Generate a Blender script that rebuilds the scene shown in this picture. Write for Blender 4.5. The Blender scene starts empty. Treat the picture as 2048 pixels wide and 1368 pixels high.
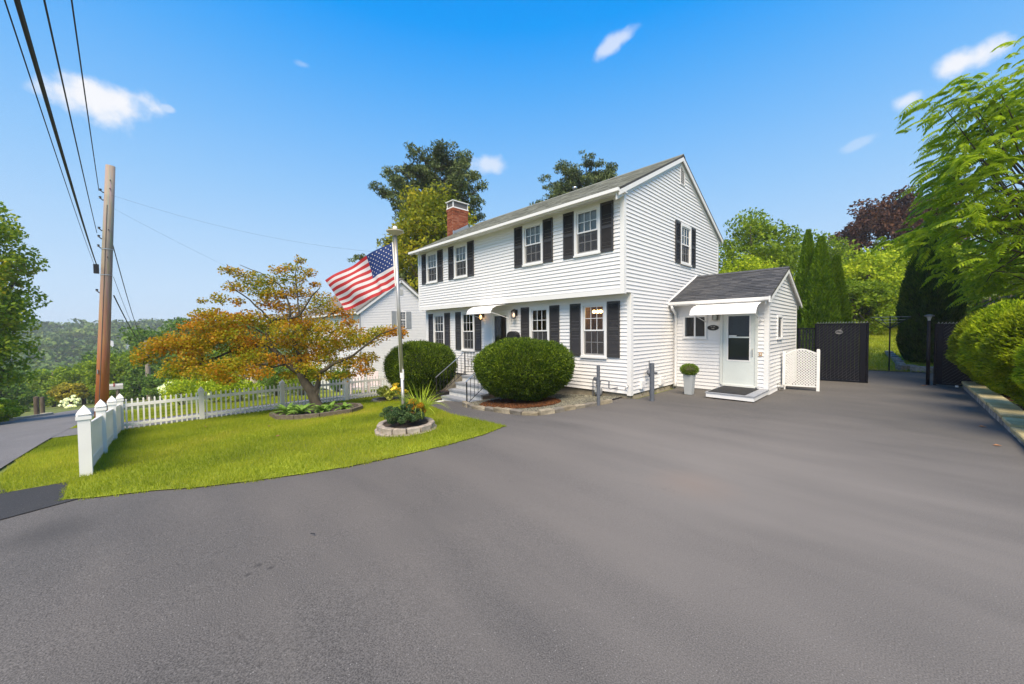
import bpy, math, random
import numpy as np
from mathutils import Vector, Matrix
from mathutils.geometry import delaunay_2d_cdt
random.seed(7)
RNG = np.random.default_rng(11)
SC = bpy.context.scene
COL = SC.collection

# ------------------------------------------------------------------ camera
# world axes: x along the front of the house, y into its depth, z up; origin at the house corner by the drive
cd = bpy.data.cameras.new('camera'); cam = bpy.data.objects.new('camera', cd); COL.objects.link(cam)
cd.sensor_width = 36; cd.lens = 748 / 2048 * 36; cd.clip_start = .05; cd.clip_end = 3000
def _n(v): return Vector(v).normalized()
_h, _r = _n((-.718, .696, 0)), _n((.696, .718, 0))
_p, _ro = math.radians(1.76), math.radians(-.53)
FW = _h * math.cos(_p) + Vector((0, 0, -math.sin(_p))); _u = _r.cross(FW)
RT = _r * math.cos(_ro) + _u * math.sin(_ro); UP = _u * math.cos(_ro) - _r * math.sin(_ro)
m = Matrix((RT, UP, -FW)).transposed().to_4x4(); m.translation = (4.873, -8.967, 1.75)
cam.matrix_world = m
SC.camera = cam

# ------------------------------------------------------------------ light
SC.view_settings.view_transform = 'Standard'; SC.view_settings.look = 'None'
SC.view_settings.gamma = 1; SC.view_settings.use_curve_mapping = False
SC.view_settings.exposure = 1.0
SUN_DIR = Vector((.47, -.57, 1.0)).normalized()
elev = math.asin(SUN_DIR.z)
sd = bpy.data.lights.new('sun', 'SUN'); sun = bpy.data.objects.new('sun', sd); COL.objects.link(sun)
sd.energy = 3.4; sd.angle = math.radians(40); sd.color = (1.0, .855, .645)
sun.rotation_euler = (-SUN_DIR).to_track_quat('-Z', 'Y').to_euler(); sun.location = (0, -20, 30)

W = bpy.data.worlds.new('World'); SC.world = W; W.use_nodes = True
nt = W.node_tree; N = nt.nodes; L = nt.links
bg = N['Background']
def s2l(c): return tuple(((v / 255) / 12.92 if v / 255 <= .04045 else ((v / 255 + .055) / 1.055) ** 2.4) for v in c)
tc = N.new('ShaderNodeTexCoord'); sep = N.new('ShaderNodeSeparateXYZ'); L.new(tc.outputs['Generated'], sep.inputs[0])
rp = N.new('ShaderNodeValToRGB'); L.new(sep.outputs['Z'], rp.inputs[0])
stops = [(0, (206, 230, 252)), (.10, (196, 225, 253)), (.20, (178, 216, 253)), (.31, (152, 204, 253)), (.42, (122, 190, 253)), (.53, (82, 174, 252)), (.62, (14, 158, 252)), (.72, (0, 146, 246)), (1.0, (0, 128, 236))]
el = rp.color_ramp.elements
el[0].position = 0; el[0].color = (*s2l(stops[0][1]), 1); el[1].position = 1; el[1].color = (*s2l(stops[-1][1]), 1)
for p_, c_ in stops[1:-1]:
    e = el.new(p_); e.color = (*s2l(c_), 1)
sky = N.new('ShaderNodeTexSky'); sky.sky_type = 'NISHITA'; sky.sun_disc = False
sky.sun_elevation = elev; sky.sun_rotation = math.atan2(SUN_DIR.x, SUN_DIR.y)
def vm(op, a, b):
    n = N.new('ShaderNodeVectorMath'); n.operation = op
    for i, s in enumerate((a, b)):
        if isinstance(s, (tuple, Vector)): n.inputs[i].default_value = tuple(s)
        else: L.new(s, n.inputs[i])
    return n
def mt(op, a, b=0., c=None, clamp=False):
    n = N.new('ShaderNodeMath'); n.operation = op; n.use_clamp = clamp
    for i, s in enumerate((a, b) + ((c,) if c is not None else ())):
        if isinstance(s, (int, float)): n.inputs[i].default_value = s
        else: L.new(s, n.inputs[i])
    return n.outputs[0]
nsk = vm('MULTIPLY', sky.outputs[0], (.075, .075, .075)).outputs[0]
base = N.new('ShaderNodeMix'); base.data_type = 'RGBA'; base.inputs[0].default_value = .05
L.new(rp.outputs[0], base.inputs[6]); L.new(nsk, base.inputs[7])
# a few fair-weather clouds: direction, angular half-width, half-height, tilt, opacity
cn = N.new('ShaderNodeTexNoise'); cn.inputs['Scale'].default_value = 17; cn.inputs['Detail'].default_value = 9; cn.inputs['Roughness'].default_value = .55
L.new(tc.outputs['Generated'], cn.inputs['Vector'])
def cdir(ax, ay): return (FW + RT * ax + UP * ay).normalized()
CLOUDS = [((-1.131, .656), .088, .044, .0, .95), ((.285, .807), .047, .020, .42, .62), ((-.066, .476), .062, .026, -.1, .6), ((1.198, .747), .05, .022, .05, .9),
          ((1.058, .647), .032, .02, .2, .7), ((.93, .533), .035, .012, .25, .25), ((-.921, .624), .012, .007, 0, .4), ((-.56, .743), .02, .008, 0, .2)]
msk = None
for (ax, ay), ra, rb, tl, op in CLOUDS:
    c = cdir(ax, ay); r = c.cross(Vector((0, 0, 1))).normalized(); u = r.cross(c)
    r2 = r * math.cos(tl) + u * math.sin(tl); u2 = u * math.cos(tl) - r * math.sin(tl)
    dx = vm('DOT_PRODUCT', tc.outputs['Generated'], r2 / (ra * .95)).outputs['Value']; dy = vm('DOT_PRODUCT', tc.outputs['Generated'], u2 / (rb * .92)).outputs['Value']
    dc = vm('DOT_PRODUCT', tc.outputs['Generated'], c).outputs['Value']
    d = mt('SQRT', mt('ADD', mt('MULTIPLY', dx, dx), mt('MULTIPLY', dy, dy)))
    d = mt('SUBTRACT', d, mt('MULTIPLY', mt('SUBTRACT', cn.outputs['Fac'], .5), 2.1))
    k = mt('MULTIPLY', mt('SUBTRACT', 1.0, d, clamp=True), 1.3, clamp=True)
    k = mt('MULTIPLY', mt('MULTIPLY', k, k), mt('SUBTRACT', 3.0, mt('MULTIPLY', k, 2.0)))
    k = mt('MULTIPLY', mt('MULTIPLY', k, op), mt('GREATER_THAN', dc, .5))
    msk = k if msk is None else mt('MAXIMUM', msk, k)
cm = N.new('ShaderNodeMix'); cm.data_type = 'RGBA'; L.new(msk, cm.inputs[0]); L.new(base.outputs[2], cm.inputs[6]); cm.inputs[7].default_value = (*s2l((249, 249, 252)), 1)
L.new(cm.outputs[2], bg.inputs[0]); bg.inputs[1].default_value = .515

# ------------------------------------------------------------------ helpers
def sp(t, k=.8): return np.logaddexp(0, np.asarray(t, float) / k) * k
def sst(a, b, t):
    t = np.clip((np.asarray(t, float) - a) / (b - a), 0, 1); return t * t * (3 - 2 * t)
def zg0(x, y): return -.09 * (sp(.19 - x) - sp(-x - 130)) - .02 * (sp(-x - 10.3) - sp(-x - 130)) + .1 * (sp(y - 9.65) - sp(y - 60))
def zg(x, y): return float(zg0(x, y))

def node_mat(name):
    mt_ = bpy.data.materials.new(name); mt_.use_nodes = True
    return mt_, mt_.node_tree.nodes, mt_.node_tree.links, mt_.node_tree.nodes['Principled BSDF']
MATS = {}
def mat(name, col, rough=.6, var=.08, scale=6., metal=0., bump=0., bscale=60., emit=0., spec=.5, stretch=None):
    if name in MATS: return MATS[name]
    M, n, l, b = node_mat(name)
    b.inputs['Roughness'].default_value = rough; b.inputs['Metallic'].default_value = metal; b.inputs['Specular IOR Level'].default_value = spec
    b.inputs['Base Color'].default_value = (*col, 1)
    t = n.new('ShaderNodeTexCoord'); v = t.outputs['Object']
    if stretch:
        mp = n.new('ShaderNodeMapping'); mp.inputs['Scale'].default_value = stretch; l.new(v, mp.inputs[0]); v = mp.outputs[0]
    if var:
        nz = n.new('ShaderNodeTexNoise'); nz.inputs['Scale'].default_value = scale; nz.inputs['Detail'].default_value = 5; l.new(v, nz.inputs['Vector'])
        r = n.new('ShaderNodeValToRGB'); l.new(nz.outputs['Fac'], r.inputs[0])
        r.color_ramp.elements[0].position = .3; r.color_ramp.elements[1].position = .7
        r.color_ramp.elements[0].color = (*[c * (1 - var) for c in col], 1); r.color_ramp.elements[1].color = (*[min(1, c * (1 + var)) for c in col], 1)
        l.new(r.outputs[0], b.inputs['Base Color'])
    if bump:
        nb = n.new('ShaderNodeTexNoise'); nb.inputs['Scale'].default_value = bscale; nb.inputs['Detail'].default_value = 4; l.new(v, nb.inputs['Vector'])
        bp = n.new('ShaderNodeBump'); bp.inputs['Strength'].default_value = bump; bp.inputs['Distance'].default_value = .01
        l.new(nb.outputs['Fac'], bp.inputs['Height']); l.new(bp.outputs[0], b.inputs['Normal'])
    if emit:
        b.inputs['Emission Color'].default_value = (*col, 1); b.inputs['Emission Strength'].default_value = emit
    MATS[name] = M; return M
def leafmat(name, cols, transl=.35, nscale=.9, rough=.62, isl=.55, gain=None):
    if name in MATS: return MATS[name]
    gain = gain or (2.3 if transl > 0 else 1.0); cols = [(c[0] * gain, c[1] * gain, c[2] * gain * .8) for c in cols]
    M, n, l, b = node_mat(name)
    g = n.new('ShaderNodeNewGeometry'); t = n.new('ShaderNodeTexCoord')
    nz = n.new('ShaderNodeTexNoise'); nz.inputs['Scale'].default_value = nscale; nz.inputs['Detail'].default_value = 3; l.new(t.outputs['Object'], nz.inputs['Vector'])
    a = n.new('ShaderNodeMath'); a.operation = 'MULTIPLY'; a.inputs[1].default_value = isl; l.new(g.outputs['Random Per Island'], a.inputs[0])
    c = n.new('ShaderNodeMath'); c.operation = 'MULTIPLY_ADD'; c.inputs[1].default_value = (1 - isl) * 2.0; l.new(nz.outputs['Fac'], c.inputs[0]); l.new(a.outputs[0], c.inputs[2])
    d = n.new('ShaderNodeMath'); d.operation = 'SUBTRACT'; d.inputs[1].default_value = (1 - isl) * .5; l.new(c.outputs[0], d.inputs[0])
    r = n.new('ShaderNodeValToRGB'); e = r.color_ramp.elements; l.new(d.outputs[0], r.inputs[0])
    e[0].position = 0; e[0].color = (*cols[0], 1); e[1].position = 1; e[1].color = (*cols[-1], 1)
    for i, cc in enumerate(cols[1:-1]):
        x = e.new((i + 1) / (len(cols) - 1)); x.color = (*cc, 1)
    l.new(r.outputs[0], b.inputs['Base Color']); b.inputs['Roughness'].default_value = rough; b.inputs['Specular IOR Level'].default_value = .2
    tr = n.new('ShaderNodeBsdfTranslucent'); l.new(r.outputs[0], tr.inputs[0])
    mx = n.new('ShaderNodeMixShader'); mx.inputs[0].default_value = transl
    l.new(b.outputs[0], mx.inputs[1]); l.new(tr.outputs[0], mx.inputs[2]); l.new(mx.outputs[0], n['Material Output'].inputs[0])
    MATS[name] = M; return M

def fastmesh(name, V, F, material=None, smooth=False):
    V = np.asarray(V, np.float32).reshape(-1, 3); F = np.asarray(F, np.int32)
    me = bpy.data.meshes.new(name); k = F.shape[1]
    me.vertices.add(len(V)); me.vertices.foreach_set('co', V.ravel())
    me.loops.add(F.size); me.loops.foreach_set('vertex_index', F.ravel())
    me.polygons.add(len(F)); me.polygons.foreach_set('loop_start', np.arange(len(F), dtype=np.int32) * k)
    if smooth: me.polygons.foreach_set('use_smooth', np.ones(len(F), bool))
    me.update(calc_edges=True)
    if material: me.materials.append(material)
    return me
def link(name, data, parent=None, loc=(0, 0, 0), rot=(0, 0, 0), scale=None):
    o = bpy.data.objects.new(name, data); COL.objects.link(o)
    o.location = loc; o.rotation_euler = rot
    if scale: o.scale = scale
    if parent: o.parent = parent
    return o
def tag(o, label=None, cat=None, group=None, kind=None):
    if label: o['label'] = label
    if cat: o['category'] = cat
    if group: o['group'] = group
    if kind: o['kind'] = kind
    return o
def thing(name, label, cat, loc=(0, 0, 0), rz=0, group=None):
    return tag(link(name, None, None, loc, (0, 0, rz)), label, cat, group)
def copy_tree(o, parent=None):
    c = o.copy(); COL.objects.link(c)
    if parent: c.parent = parent
    for ch in list(o.children): copy_tree(ch, c)
    return c

class MB:
    """collects boxes, prisms, tubes and lathes into one mesh"""
    def __init__(s): s.v = []; s.f = []
    def add(s, vs, fs):
        b = len(s.v); s.v += [tuple(p) for p in vs]; s.f += [tuple(i + b for i in f) for f in fs]; return s
    def box(s, x0, x1, y0, y1, z0, z1):
        return s.add([(x0, y0, z0), (x1, y0, z0), (x1, y1, z0), (x0, y1, z0), (x0, y0, z1), (x1, y0, z1), (x1, y1, z1), (x0, y1, z1)],
                     [(0, 3, 2, 1), (4, 5, 6, 7), (0, 1, 5, 4), (1, 2, 6, 5), (2, 3, 7, 6), (3, 0, 4, 7)])
    def prism(s, poly, axis, a, b):
        """poly of (p,q); extruded along axis ('x': p=y q=z, 'y': p=x q=z, 'z': p=x q=y)"""
        n = len(poly)
        def P(p, q, t): return (t, p, q) if axis == 'x' else ((p, t, q) if axis == 'y' else (p, q, t))
        return s.add([P(p, q, a) for p, q in poly] + [P(p, q, b) for p, q in poly],
                     [tuple(range(n)), tuple(range(2 * n - 1, n - 1, -1))] + [(i, i + n, (i + 1) % n + n, (i + 1) % n) for i in range(n)])
    def tube(s, pts, r, n=8, cap=True):
        pts = [Vector(p) for p in pts]; rs = r if isinstance(r, (list, tuple)) else [r] * len(pts)
        t0 = (pts[1] - pts[0]).normalized(); a = t0.orthogonal().normalized(); vs = []
        for i, p in enumerate(pts):
            t = (pts[min(i + 1, len(pts) - 1)] - pts[max(i - 1, 0)]).normalized()
            a = (a - t * a.dot(t)).normalized(); b = t.cross(a)
            vs += [p + (a * math.cos(2 * math.pi * k / n) + b * math.sin(2 * math.pi * k / n)) * rs[i] for k in range(n)]
        fs = [(i * n + k, i * n + (k + 1) % n, (i + 1) * n + (k + 1) % n, (i + 1) * n + k) for i in range(len(pts) - 1) for k in range(n)]
        if cap: fs += [tuple(range(n - 1, -1, -1)), tuple((len(pts) - 1) * n + k for k in range(n))]
        return s.add(vs, fs)
    def bar(s, p, q, w, h):
        p, q = Vector(p), Vector(q); t = (q - p).normalized(); a = t.cross(Vector((0, 0, 1)))
        a = a.normalized() if a.length > 1e-4 else Vector((1, 0, 0)); b = a.cross(t)
        vs = [c + a * i * w / 2 + b * j * h / 2 for c in (p, q) for i, j in ((-1, -1), (1, -1), (1, 1), (-1, 1))]
        return s.add(vs, [(3, 2, 1, 0), (4, 5, 6, 7)] + [(i, (i + 1) % 4, (i + 1) % 4 + 4, i + 4) for i in range(4)])
    def lathe(s, prof, n=16, c=(0, 0, 0)):
        vs = [(c[0] + r * math.cos(2 * math.pi * k / n), c[1] + r * math.sin(2 * math.pi * k / n), c[2] + z) for r, z in prof for k in range(n)]
        fs = [(i * n + k, i * n + (k + 1) % n, (i + 1) * n + (k + 1) % n, (i + 1) * n + k) for i in range(len(prof) - 1) for k in range(n)]
        return s.add(vs, fs)
    def mesh(s, name, material, smooth=False):
        me = bpy.data.meshes.new(name); me.from_pydata(s.v, [], s.f)
        if material: me.materials.append(material)
        if smooth: me.polygons.foreach_set('use_smooth', [True] * len(me.polygons))
        me.update(); return me
    def obj(s, name, material, parent=None, loc=(0, 0, 0), rot=(0, 0, 0), smooth=False):
        return link(name, s.mesh(name, material, smooth), parent, loc, rot)

# foliage ------------------------------------------------------------
def unit(n, rng):
    d = rng.normal(size=(n, 3)); return d / np.linalg.norm(d, axis=1)[:, None]
def leaves(P, length, width, rng, axis=None, spread=1., nup=.6):
    """one bent rhombus per point"""
    n = len(P); a = unit(n, rng) * spread
    if axis is not None: a = a + axis
    a /= np.linalg.norm(a, axis=1)[:, None] + 1e-9
    nn = unit(n, rng); nn[:, 2] += nup
    b = np.cross(nn, a); b /= np.linalg.norm(b, axis=1)[:, None] + 1e-9
    c = np.cross(a, b)
    s = rng.uniform(.65, 1.25, n)[:, None]
    l = a * s * length / 2; w = b * s * width / 2; d = c * s * length * .12
    V = np.stack([P - l - d, P + w, P + l - d, P - w], 1).reshape(-1, 3)
    return V, np.arange(n * 4).reshape(-1, 4)
def clumps_pts(cl, per, rng, lo=.35):
    """cl: rows x,y,z,rx,ry,rz; points biased to the outside of every clump"""
    out = []
    w = (cl[:, 3] * cl[:, 4] + cl[:, 3] * cl[:, 5] + cl[:, 4] * cl[:, 5]); w = w / w.mean()
    for row, k in zip(cl, w):
        m_ = max(4, int(per * k)); d = unit(m_, rng); r = rng.uniform(lo ** 3, 1, m_) ** (1 / 3)
        out.append(row[:3] + d * r[:, None] * row[3:6])
    return np.concatenate(out)
def crown_clumps(c, R, n, cr, rng, lo=.45, flat=.75, bottom=-.8):
    d = unit(n * 3, rng); d = d[d[:, 2] > bottom][:n]; r = rng.uniform(lo, 1, len(d)) ** .7
    P = np.array(c) + d * r[:, None] * np.array(R)
    s = rng.uniform(.6, 1.3, len(d)) * cr
    return np.column_stack([P, s, s, s * flat])
def trunk_mesh(h, r, limbs, rng, top=(0, 0)):
    b = MB(); pts = [(0, 0, -.3), (top[0] * .3 + .03, top[1] * .3, h * .35), (top[0] * .7, top[1] * .7 + .04, h * .7), (top[0], top[1], h)]
    b.tube(pts, [r * 1.25, r, r * .75, r * .3], 9)
    for e in limbs:
        e = Vector(e); s = Vector((top[0] * .4, top[1] * .4, h * rng.uniform(.3, .62)))
        mid = s.lerp(e, .5) + Vector((0, 0, -.08 * (e - s).length))
        b.tube([s, mid, e], [r * .5, r * .3, r * .08], 6)
    return b
def tree(name, label, loc, h, R, lm, leaf=.2, nclump=60, per=90, cr=.9, tr=.18, group=None, seed=1, czf=.6, flat=.75, lo=.45, barkm=None, bottom=-.8, cat='tree'):
    rng = np.random.default_rng(seed); z = zg(loc[0], loc[1])
    root = thing(name, label, cat, (loc[0], loc[1], z), 0, group)
    c = np.array([0, 0, h - R[2] * .97])
    cl = crown_clumps(c, np.array(R) - cr * .6, nclump, cr, rng, lo, flat, bottom)
    trunk_mesh(h * .85, tr, [tuple(p[:3]) for p in cl[:10]], rng).obj('trunk', barkm or BARK, root, smooth=True)
    P = clumps_pts(cl, per, rng); V, F = leaves(P, leaf, leaf * .62, rng)
    link('crown', fastmesh('crown', V, F, lm), root); return root
def shrub(name, label, loc, R, lm, leaf=.06, n=6000, seed=1, group=None, z0=None, nclump=40, cr=.35, cat='shrub', wl=.6):
    rng = np.random.default_rng(seed); z = zg(loc[0], loc[1]) if z0 is None else z0
    root = thing(name, label, cat, (loc[0], loc[1], z), 0, group)
    cl = crown_clumps((0, 0, R[2] * .9), np.array(R) * .8, nclump, cr * min(R), rng, .3, .8, -.9)
    P = clumps_pts(cl, n / nclump, rng); P = P[P[:, 2] > .02]
    V, F = leaves(P, leaf, leaf * wl, rng); link('foliage', fastmesh('foliage', V, F, lm), root)
    b = MB()
    for k in range(9):
        p = cl[k, :3] * .85; b.tube([(p[0] * .1, p[1] * .1, -.05), (p[0] * .5, p[1] * .5, p[2] * .6), tuple(p)], [.03, .02, .008], 5)
    b.obj('stem', BARK, root); return root

BARK = mat('bark', (.10, .075, .055), .9, .35, 9, bump=.6, bscale=25, stretch=(1, 1, .25))
GREYBARK = mat('grey bark', (.055, .046, .03), .9, .35, 12, bump=.6, bscale=40, stretch=(1, 1, .3))
WHITE = mat('white vinyl', (.79, .775, .765), .42, .02, 3)
TRIM = mat('white painted trim', (.80, .79, .775), .45, .02, 3)
CHAR = mat('charcoal shutter paint', (.045, .042, .042), .55, .12, 5)

# ------------------------------------------------------------------ ground, drive, road, lawns
def asphalt(name, lo, hi, stain_and_light=None):
    M, n, l, b = node_mat(name); t = n.new('ShaderNodeTexCoord'); O = t.outputs['Object']
    def noise(sc, det=5, vec=O, dist=0.):
        z = n.new('ShaderNodeTexNoise'); z.inputs['Scale'].default_value = sc; z.inputs['Detail'].default_value = det; z.inputs['Distortion'].default_value = dist; l.new(vec, z.inputs['Vector']); return z.outputs['Fac']
    def math_(op, a, c, clamp=False):
        z = n.new('ShaderNodeMath'); z.operation = op; z.use_clamp = clamp
        for i, s in enumerate((a, c)):
            if isinstance(s, (int, float)): z.inputs[i].default_value = s
            else: l.new(s, z.inputs[i])
        return z.outputs[0]
    mp = n.new('ShaderNodeMapping'); mp.inputs['Rotation'].default_value = (0, 0, .35); mp.inputs['Scale'].default_value = (.30, 1.3, 1); l.new(O, mp.inputs[0])
    f = math_('ADD', math_('MULTIPLY', noise(.42, 4, O, .6), .55), math_('MULTIPLY', noise(1.1, 6, mp.outputs[0], .4), .45))
    r = n.new('ShaderNodeValToRGB'); l.new(f, r.inputs[0]); e = r.color_ramp.elements
    e[0].position = .30; e[0].color = (*lo, 1); e[1].position = .70; e[1].color = (*hi, 1)
    fine = noise(120, 3); g = n.new('ShaderNodeMapRange'); g.inputs[1].default_value = .3; g.inputs[2].default_value = .7; g.inputs[3].default_value = .45; g.inputs[4].default_value = 1.55; l.new(fine, g.inputs[0])
    vo = n.new('ShaderNodeTexVoronoi'); vo.inputs['Scale'].default_value = 55; l.new(O, vo.inputs['Vector'])
    sz = n.new('ShaderNodeSeparateColor'); l.new(vo.outputs['Color'], sz.inputs[0])
    chip = math_('MULTIPLY', math_('LESS_THAN', vo.outputs['Distance'], .16), math_('GREATER_THAN', sz.outputs[0], .86))
    mu = n.new('ShaderNodeMix'); mu.data_type = 'RGBA'; mu.blend_type = 'MULTIPLY'; mu.inputs[0].default_value = 1
    l.new(r.outputs[0], mu.inputs[6]); l.new(g.outputs[0], mu.inputs[7])
    mc = n.new('ShaderNodeMix'); mc.data_type = 'RGBA'; l.new(math_('MULTIPLY', chip, .55), mc.inputs[0]); l.new(mu.outputs[2], mc.inputs[6]); mc.inputs[7].default_value = (.42, .40, .37, 1)
    out = mc.outputs[2]
    for (sx, sy, rad, col, amt) in (stain_and_light or []):
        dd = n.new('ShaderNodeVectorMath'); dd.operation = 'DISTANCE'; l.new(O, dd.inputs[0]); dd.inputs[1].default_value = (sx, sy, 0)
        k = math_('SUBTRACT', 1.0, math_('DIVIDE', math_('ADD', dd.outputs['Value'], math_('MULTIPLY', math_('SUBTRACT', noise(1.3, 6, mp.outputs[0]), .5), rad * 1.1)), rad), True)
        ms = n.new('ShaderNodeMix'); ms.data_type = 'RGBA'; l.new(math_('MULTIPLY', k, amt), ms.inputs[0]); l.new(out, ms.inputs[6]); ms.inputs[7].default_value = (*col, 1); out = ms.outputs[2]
    wv = n.new('ShaderNodeVectorMath'); wv.operation = 'MULTIPLY_ADD'; nzc = n.new('ShaderNodeTexNoise'); nzc.inputs['Scale'].default_value = 1.6; nzc.inputs['Detail'].default_value = 6; l.new(O, nzc.inputs['Vector'])
    l.new(nzc.outputs['Color'], wv.inputs[0]); wv.inputs[1].default_value = (.9, .9, 0); l.new(O, wv.inputs[2])
    vc = n.new('ShaderNodeTexVoronoi'); vc.feature = 'DISTANCE_TO_EDGE'; vc.inputs['Scale'].default_value = .33; l.new(wv.outputs[0], vc.inputs['Vector'])
    ck = math_('MULTIPLY', math_('LESS_THAN', vc.outputs['Distance'], .0013), math_('GREATER_THAN', noise(.45, 3), .56))
    mk = n.new('ShaderNodeMix'); mk.data_type = 'RGBA'; l.new(math_('MULTIPLY', ck, .12), mk.inputs[0]); l.new(out, mk.inputs[6]); mk.inputs[7].default_value = (.03, .028, .026, 1); out = mk.outputs[2]
    l.new(out, b.inputs['Base Color']); b.inputs['Roughness'].default_value = .82; b.inputs['Specular IOR Level'].default_value = .3
    bp = n.new('ShaderNodeBump'); bp.inputs['Strength'].default_value = .5; bp.inputs['Distance'].default_value = .006; l.new(fine, bp.inputs['Height']); l.new(bp.outputs[0], b.inputs['Normal'])
    return M
ASPH = asphalt('worn asphalt with painted light', (.084, .079, .074), (.130, .119, .107), [(3.27, -4.56, .55, (.21, .118, .066), .75), (3.3, -4.0, 4.6, (.205, .185, .164), .85), (0.6, -6.6, 3.0, (.14, .123, .106), .55), (1.52, -8.42, .035, (.012, .012, .012), .9), (1.63, -8.36, .03, (.012, .012, .012), .9), (1.60, -8.50, .03, (.012, .012, .012), .9), (-.6, -9.7, .5, (.05, .047, .044), .6)])  # largest pale patch paints brighter light on mid-drive; small spots are stains
ROADM = asphalt('road asphalt', (.13, .125, .123), (.18, .172, .168))
PATCHM = asphalt('fresh asphalt', (.030, .030, .032), (.05, .048, .046))
SOIL = mat('garden soil', (.05, .035, .025), .95, .3, 8, bump=.6, bscale=40)
GRASSB = mat('turf', (.20, .235, .006), .95, .45, 1.1, bump=.5, bscale=90)
FIELD = mat('rough grass ground', (.13, .155, .022), .95, .4, .5, bump=.5, bscale=20)

def drape(name, poly, dz, material, step=.5, thick=0.):
    """a polygon laid over the terrain as one sheet"""
    P = [Vector(p) for p in poly]; xs = [p[0] for p in P]; ys = [p[1] for p in P]; B = []
    for i, p in enumerate(P):
        q = P[(i + 1) % len(P)]; k = max(1, int((q - p).length / step)); B += [p.lerp(q, j / k) for j in range(k)]
    nb = len(B); pts = list(B)
    def inside(x, y):
        r = False
        for i in range(len(P)):
            a, b = P[i], P[i - 1]
            if (a[1] > y) != (b[1] > y) and x < (b[0] - a[0]) * (y - a[1]) / (b[1] - a[1]) + a[0]: r = not r
        return r
    for x in np.arange(min(xs) + step / 2, max(xs), step):
        for y in np.arange(min(ys) + step / 2, max(ys), step):
            if inside(x, y): pts.append(Vector((x, y)))
    v, e, f, *_ = delaunay_2d_cdt(pts, [], [list(range(nb))], 1, 1e-5)
    me = bpy.data.meshes.new(name); me.from_pydata([(p[0], p[1], zg(p[0], p[1]) + dz) for p in v], [], [tuple(t) for t in f])
    me.materials.append(material); me.update()
    if len(me.polygons) and me.polygons[0].normal.z < 0: me.flip_normals()
    return tag(link(name, me), kind='structure')
def sheet():
    a = np.concatenate([-np.geomspace(26, 900, 26)[::-1], np.arange(-25.5, 25.6, .5), np.geomspace(26, 900, 26)])
    X, Y = np.meshgrid(a - 4, a, indexing='ij'); Z = zg0(X, Y)
    Z = Z + 1.1 * sst(6.7, 8.0, X) * sst(3, 7, Y) - .03
    n = len(a); I = np.arange(n * n).reshape(n, n)
    F = np.stack([I[:-1, :-1], I[1:, :-1], I[1:, 1:], I[:-1, 1:]], -1).reshape(-1, 4)
    tag(link('ground', fastmesh('ground', np.stack([X, Y, Z], -1), F, FIELD, True)), kind='structure')
sheet()
LAWN = [(-.32, -4.14), (-.12, -4.8), (-.08, -5.57), (-.13, -6.3), (-.25, -7.07), (-.45, -7.6), (-.71, -8.12), (-1.0, -8.6), (-1.37, -9.01), (-1.65, -9.45), (-1.92, -9.75), (-3.1, -9.82), (-3.16, -10.35), (-4.5, -10.66), (-7, -10.8), (-10.25, -10.8), (-10.25, .3), (-9.2, -.2), (-8.4, -2.6), (-6.7, -2.5), (-5.6, -2.85), (-4.14, -3.3), (-2.5, -3.85), (-1.4, -4.0), (-.7, -4.1)]
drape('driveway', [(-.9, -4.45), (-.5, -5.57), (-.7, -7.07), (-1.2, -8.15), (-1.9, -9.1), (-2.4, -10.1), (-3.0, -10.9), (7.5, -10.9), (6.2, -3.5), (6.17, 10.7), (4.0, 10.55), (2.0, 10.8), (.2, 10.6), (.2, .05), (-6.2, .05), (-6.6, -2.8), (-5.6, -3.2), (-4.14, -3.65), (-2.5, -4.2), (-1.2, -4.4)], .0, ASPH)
drape('front_lawn', LAWN, .012, GRASSB)
drape('road', [(9, -10.86), (-1.4, -10.86), (-3, -10.62), (-5.4, -10.86), (-12, -10.95), (-22, -11.0), (-34, -10.2), (-40, -8.0), (-52, -2), (-54, -6), (-42, -13.5), (-36, -14.4), (-29.5, -15.2), (-16, -16.6), (9, -16.6)], .006, ROADM, .8)
drape('asphalt_patch', [(-1.8, -9.6), (-1.55, -10.15), (-1.5, -10.85), (-3.6, -11.0), (-3.4, -10.4), (-3.25, -9.7)], .009, PATCHM)
drape('neighbour_driveway', [(-10.9, -11.0), (-14.2, -11.0), (-14.2, 9), (-10.6, 9), (-10.6, -9)], .0, ROADM, .8)
drape('neighbour_lawn', [(-14.2, -10.95), (-27, -11.05), (-30, -6), (-24, 0), (-14.2, 0)], .01, GRASSB, .8)
drape('back_lawn', [(-9, 10.75), (.2, 10.7), (2, 10.9), (4.1, 10.62), (6.2, 10.8), (6.2, 32), (-9, 32)], .012, GRASSB, .8)
drape('gravel_bed', [(-3.75, -2.35), (-3.3, -2.78), (-2.45, -2.95), (-1.85, -3.0), (-.95, -3.05), (-.55, -2.92), (-.46, -2.45), (-.4, -2.0), (-.3, -1.55), (-.2, -.75), (-.2, .02), (-3.75, .02)], .035, mat('gravel base', (.16, .15, .145), .9, .5, 70, bump=.9, bscale=120), .3)
drape('mulch_bed', [(-8.4, -2.9), (-7.0, -2.95), (-5.45, -2.75), (-5.45, .02), (-9.8, .02), (-9.6, -.9)], .03, mat('bark mulch', (.085, .055, .04), .95, .5, 40, bump=.9, bscale=70), .3)

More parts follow.
